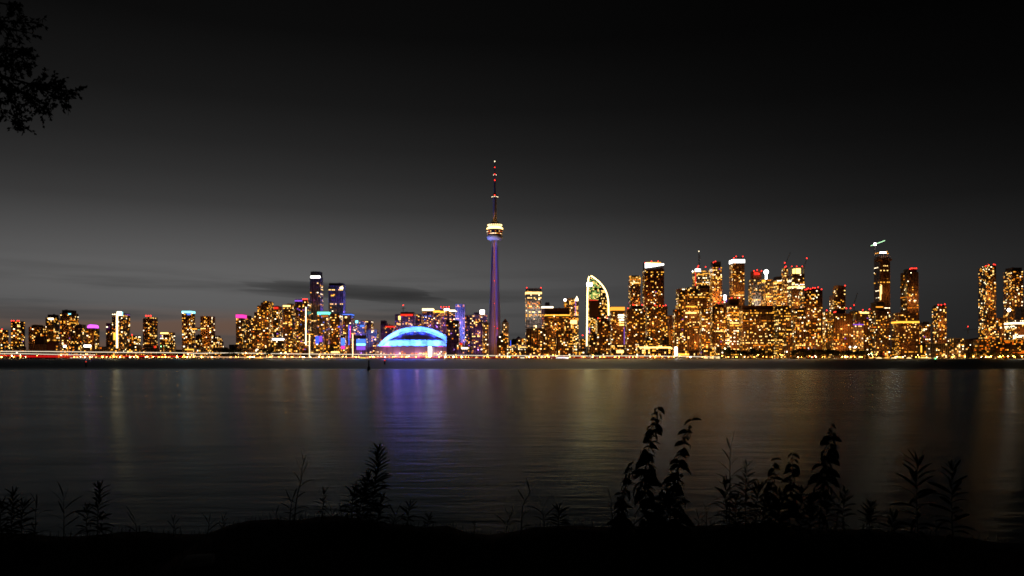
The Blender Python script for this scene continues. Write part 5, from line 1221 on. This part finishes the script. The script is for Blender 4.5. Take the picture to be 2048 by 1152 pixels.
weed('nettle_plant', NG, 'short nettle leaning right at the left foot of the tallest nettle', [(1240, 1062), (1247, 1000), (1256, 955), (1266, 922)], 6.7, 14, .115, 'nettle', rw_)
weed('nettle_plant', NG, 'smallest nettle at the outer left of the nettle clump', [(1236, 1065), (1237, 1030), (1241, 985)], 6.9, 10, .10, 'nettle', rw_)
weed('nettle_plant', NG, 'bushy low nettle between the two tallest nettles', [(1318, 1070), (1322, 1020), (1330, 975)], 6.6, 14, .15, 'nettle', rw_)
weed('nettle_plant', NG, 'low leafy nettle at the right foot of the second tallest nettle', [(1362, 1070), (1360, 1030), (1364, 985)], 6.6, 12, .13, 'nettle', rw_)
weed('nettle_plant', NG, 'tall faint nettle with wide spread leaves standing alone to the right', [(1638, 1064), (1644, 985), (1652, 930), (1660, 885), (1666, 846)], 6.7, 18, .155, 'nettle', rw_, u0=.2)
weed('nettle_plant', NG, 'left one of the two medium nettles in the dense clump', [(1540, 1066), (1540, 1000), (1546, 955), (1550, 914)], 6.8, 16, .115, 'nettle', rw_)
weed('nettle_plant', NG, 'right one of the two medium nettles in the dense clump', [(1578, 1066), (1580, 1000), (1584, 950), (1585, 903)], 6.75, 16, .125, 'nettle', rw_)
weed('goldenrod_plant', GG, 'big dense goldenrod left of the pale water streak', [(738, 1062), (742, 1020), (752, 960), (756, 925), (757, 900)], 6.9, 105, .125, 'golden', rw_, u0=.05)
weed('goldenrod_plant', GG, 'shorter bushy goldenrod at the left foot of the big dense one', [(716, 1060), (720, 1015), (732, 975), (735, 955)], 6.8, 64, .115, 'golden', rw_, u0=.05)
weed('goldenrod_plant', GG, 'drooping goldenrod left of the bushy pair', [(704, 1055), (704, 1010), (710, 978)], 6.95, 26, .115, 'golden', rw_)
weed('goldenrod_plant', GG, 'small goldenrod at the right foot of the big dense one', [(752, 1062), (757, 1030), (764, 1000)], 6.75, 26, .12, 'golden', rw_)
weed('grass_plant', RG, 'tall bent reed grass left of the goldenrods', [(588, 1052), (593, 1000), (602, 960), (603, 938), (608, 931)], 6.9, 11, .155, 'grass', rw_, u0=.15)
weed('grass_plant', RG, 'short grass tuft at the foot of the bent reed', [(578, 1052), (582, 1015), (587, 992)], 6.85, 12, .14, 'grass', rw_, u0=.05)
weed('goldenrod_plant', GG, 'slender goldenrod between the bent reed and the bushy goldenrods', [(644, 1050), (646, 1015), (649, 985)], 6.95, 16, .09, 'golden', rw_)
weed('goldenrod_plant', GG, 'small pointed goldenrod in front of the pale water streak', [(815, 1060), (816, 1035), (819, 1012)], 6.9, 18, .10, 'golden', rw_)
weed('grass_plant', RG, 'spiky grass tuft left of the small pointed goldenrod', [(786, 1062), (788, 1042), (792, 1030)], 6.85, 12, .12, 'grass', rw_, u0=.05)
weed('goldenrod_plant', GG, 'small upright tuft right of the pale water streak foot', [(854, 1062), (855, 1048), (858, 1034)], 6.95, 14, .09, 'golden', rw_)
weed('goldenrod_plant', GG, 'tiny sprig standing alone on the bank ridge near the middle', [(949, 1062), (949, 1054), (948, 1046)], 6.95, 9, .05, 'golden', rw_)
weed('grass_plant', RG, 'grass with one long blade curving right near the middle', [(1042, 1066), (1044, 1030), (1046, 1010), (1054, 996), (1062, 988)], 6.8, 9, .13, 'grass', rw_)
weed('grass_plant', RG, 'leafy tuft at the left foot of the curved blade grass', [(1012, 1066), (1015, 1045), (1022, 1032)], 6.85, 12, .12, 'grass', rw_, u0=.05)
weed('grass_plant', RG, 'thin grass with arching blades right of the curved blade grass', [(1088, 1066), (1088, 1040), (1084, 1016)], 6.9, 7, .16, 'grass', rw_)
weed('goldenrod_plant', GG, 'fork topped weed left of the nettles', [(1117, 1064), (1117, 1040), (1118, 1018)], 6.85, 20, .10, 'golden', rw_)
weed('grass_plant', RG, 'tall forked reed grass rising above the dense clump', [(1458, 1064), (1460, 980), (1460, 930), (1461, 902), (1463, 890)], 6.9, 10, .15, 'grass', rw_, u0=.4)
weed('grass_plant', RG, 'low forked grass left of the dense clump', [(1413, 1066), (1413, 1040), (1414, 1018)], 6.8, 8, .11, 'grass', rw_)
for x0, y0, x1, y1, n_, s_, lb in ((1492, 1066, 1493, 932, 54, .11, 'highest goldenrod of the dense clump'), (1456, 1066, 1452, 968, 34, .125, 'spreading goldenrod at the left edge of the dense clump'), (1510, 1066, 1518, 975, 34, .12, 'goldenrod leaning right inside the dense clump'),
                               (1474, 1070, 1472, 1000, 30, .12, 'low bushy goldenrod in front of the dense clump'), (1528, 1070, 1530, 1005, 28, .12, 'low goldenrod between the clump and the medium nettles'), (1600, 1068, 1604, 985, 34, .12, 'goldenrod right of the medium nettles'),
                               (1562, 1072, 1560, 990, 30, .12, 'leafy goldenrod between the two medium nettles'), (1740, 1075, 1742, 1012, 60, .10, 'broom like dense weed right of the faint nettle'), (1686, 1070, 1690, 985, 20, .10, 'thin weed close to the right of the faint nettle'),
                               (1622, 1070, 1620, 1000, 26, .12, 'bushy weed at the left foot of the faint nettle'), (1655, 1072, 1654, 990, 30, .12, 'bushy weed at the right foot of the faint nettle'), (1836, 1085, 1835, 926, 26, .20, 'long leaved drooping weed near the right edge'),
                               (1906, 1090, 1905, 940, 26, .17, 'dim drooping weed farthest to the right'), (1785, 1085, 1786, 1035, 22, .12, 'low dim weed left of the long leaved one'), 
                               (24, 1080, 27, 990, 40, .12, 'bushy weed by the left edge'), (44, 1080, 46, 1010, 26, .12, 'shorter weed right of the bushy left edge weed'), (196, 1080, 199, 978, 34, .125, 'tallest weed of the left group'), (176, 1080, 174, 1018, 26, .10, 'bushy weed at the left foot of the tallest left weed'), (4, 1080, 2, 1010, 26, .12, 'weed cut by the left edge')):
    weed('goldenrod_plant', GG, lb, [(x0, y0), ((x0+x1)/2-2, (y0+y1)/2), (x1, y1)], 6.7+rw_.uniform(-.1, .25), n_, s_, 'golden', rw_, u0=.06)
for x0, y0, x1, y1, n_, s_, lb in ((127, 1080, 127, 995, 11, .17, 'arching grass plant in the left group'), (68, 1080, 72, 1010, 9, .14, 'forked grass between the left weeds'), (273, 1070, 270, 1040, 7, .14, 'small arching grass tuft right of the left group'), (347, 1070, 347, 1042, 8, .11, 'tiny star shaped grass tuft left of the raised bank'), (415, 1068, 418, 1045, 8, .11, 'tiny tuft against the step of the bank'), (445, 1060, 446, 1042, 8, .09, 'tiny tuft at the top of the bank step'),
                               (1225, 1066, 1222, 1000, 7, .10, 'thin upright grass left of the nettle clump'), (1670, 1070, 1680, 980, 9, .15, 'grass with two steep blades by the faint nettle'), (660, 1050, 664, 1030, 9, .11, 'low grass tuft right of the slender goldenrod'), (560, 1050, 552, 1032, 8, .10, 'low grass tuft left of the bent reed'), (690, 1052, 684, 1030, 9, .12, 'grass tuft left of the drooping goldenrod'), (1395, 1066, 1398, 1035, 8, .11, 'low grass tuft right of the nettles')):
    weed('grass_plant', RG, lb, [(x0, y0), ((x0+x1)/2+1, (y0+y1)/2), (x1, y1)], 6.85, n_, s_, 'grass', rw_, u0=.08)
# ground cover: short dark grass along the bank
m = MB(); k_ = m.mat('leaf'); rg_ = random.Random(6)
for i in range(5200):
    y = rg_.uniform(5.2, 7.5); x = rg_.uniform(-5.6, 5.6); z = bank(x, y); h_ = rg_.uniform(.02, .08)*(1.0+.8*max(0, noise.noise(Vector((x*1.3, y, 9))))); an = rg_.uniform(0, 6.28); l_ = rg_.uniform(-.6, .6)*h_; w_ = .003
    c_, s_ = math.cos(an), math.sin(an); b = len(m.v)
    m.v += [(x-c_*w_, y-s_*w_, z-.01), (x+c_*w_, y+s_*w_, z-.01), (x+l_*c_*.4+c_*w_*.6, y+l_*s_*.4, z+h_*.6), (x+l_*c_, y+l_*s_, z+h_), (x+l_*c_*.4-c_*w_*.6, y+l_*s_*.4, z+h_*.6)]
    m.f.append((b, b+1, b+2, b+3, b+4)); m.mi.append(k_)
m.build('grass', kind='stuff')
# pale stone at the bottom of the picture
Y = 5.55; st = MB(); bmx = bmesh.new(); bmesh.ops.create_cube(bmx, size=1.0); bmesh.ops.subdivide_edges(bmx, edges=bmx.edges[:], cuts=4, use_grid_fill=True)
for v in bmx.verts:
    d_ = v.co.normalized()*.62; v.co = v.co.lerp(d_, .35); n_ = noise.noise(v.co*3)*.06; v.co *= 1+n_; v.co.x *= .19; v.co.y *= .16; v.co.z *= .07
me = bpy.data.meshes.new('stone'); bmx.to_mesh(me); bmx.free(); me.materials.append(M['stone'])
o = link('stone', me); o.location = (PX(398, Y), Y, bank(PX(398, Y), Y)+.02); o.rotation_euler = (0, 0, .2); tag(o, 'flat pale stone lying on the dark bank at the bottom edge', 'stone')

# ---------------- tree whose branches hang in from the left
YB = 6.2
tr = thing('overhanging_tree', 'dark leafy tree branches hanging in from the upper left corner', 'tree', (-5.4, YB, bank(-5.4, YB)-.05))
b0 = Vector((-5.4, YB, bank(-5.4, YB)-.05)); zb = b0.z
m = MB(); trunk = [Vector((0, 0, 0)), Vector((.06, 0, 1.2)), Vector((-.05, .05, 2.6)), Vector((.05, .05, 4.2)), Vector((.2, 0, 5.6))]
m.tube(smooth_pts(trunk, 6), [.17-.004*i for i in range(25)], 'bark', 10); m.build('trunk', tr, True)
rb = random.Random(31); lf = MB(); ki = lf.mat('leaf')
def leaflet(p, d_, s_):
    u = d_.normalized(); w_ = u.cross(Vector((rb.gauss(0, 1), rb.gauss(0, 1), rb.gauss(0, 1)))).normalized()*s_*.30; b = len(lf.v)
    lf.v += [tuple(p), tuple(p+u*s_*.4+w_), tuple(p+u*s_), tuple(p+u*s_*.4-w_)]; lf.f.append((b, b+1, b+2, b+3)); lf.mi.append(ki)
def twig(m, p0, p1, r0, dens, depth=0):
    n = 6; pts = [p0+(p1-p0)*i/n+Vector((rb.gauss(0, 1), rb.gauss(0, 1), rb.gauss(0, 1)))*(p1-p0).length*.03 for i in range(n+1)]
    m.tube(pts, [r0*(1-.7*i/n) for i in range(n+1)], 'bark', 4)
    L_ = (p1-p0).length; k = int(L_/.018*dens)
    for i in range(k):
        u = rb.uniform(.12, 1.0); j = min(n-1, int(u*n)); p = pts[j]+(pts[j+1]-pts[j])*(u*n-j); d_ = (p1-p0).normalized()+Vector((rb.gauss(0, .8), rb.gauss(0, .8), rb.gauss(-.25, .8))); leaflet(p, d_, rb.uniform(.018, .036))
    return pts
BR = [[(-210, 60), (-60, 120), (0, 150), (60, 168), (110, 178), (152, 182)], [(-60, 120), (0, 165), (28, 205), (36, 238), (50, 258)], [(-120, 20), (-20, 38), (30, 44), (76, 45)], [(-60, 80), (0, 98), (30, 108), (58, 128)], [(-80, -10), (0, 6), (32, 12)],
      [(-60, 130), (-10, 190), (6, 230)], [(-40, 100), (20, 128), (58, 128)], [(-30, 30), (10, 55), (60, 66)], [(0, 150), (50, 190), (80, 212), (100, 218)], [(60, 168), (110, 190), (138, 203)], [(0, 98), (40, 98), (56, 103)], [(-60, 120), (-20, 160), (20, 180), (62, 190)], [(60, 168), (100, 168), (124, 160)]]
for k, br in enumerate(BR):
    m = MB(); pts = [P(x, y, YB+rb.uniform(-.25, .25))-b0 for x, y in br]; pts = smooth_pts(pts, 5)
    if k == 0: pts = [Vector((.05, .05, 4.0))]+pts
    m.tube(pts, [(.013 if k == 0 else .008)*(1-.85*i/(len(pts)-1))+.0015 for i in range(len(pts))], 'bark', 5)
    for j in range(1, len(pts)):
        if pts[j].x+b0.x < PX(-60, YB): continue
        for q_ in range(3 if rb.random() < .45 else 2):
            if rb.random() < .12: continue
            d_ = (pts[j]-pts[j-1]).normalized(); L_ = rb.uniform(.05, .13)*(1.25 if j < len(pts)*.7 else .75)
            v = (d_*.7+Vector((rb.gauss(.0, .6), rb.gauss(0, .6), rb.gauss(-.3, .75)))).normalized()*L_
            twig(m, pts[j], pts[j]+v, .003, 2.3)
    m.build('branch', tr)
lf.build('foliage', tr, kind='stuff')
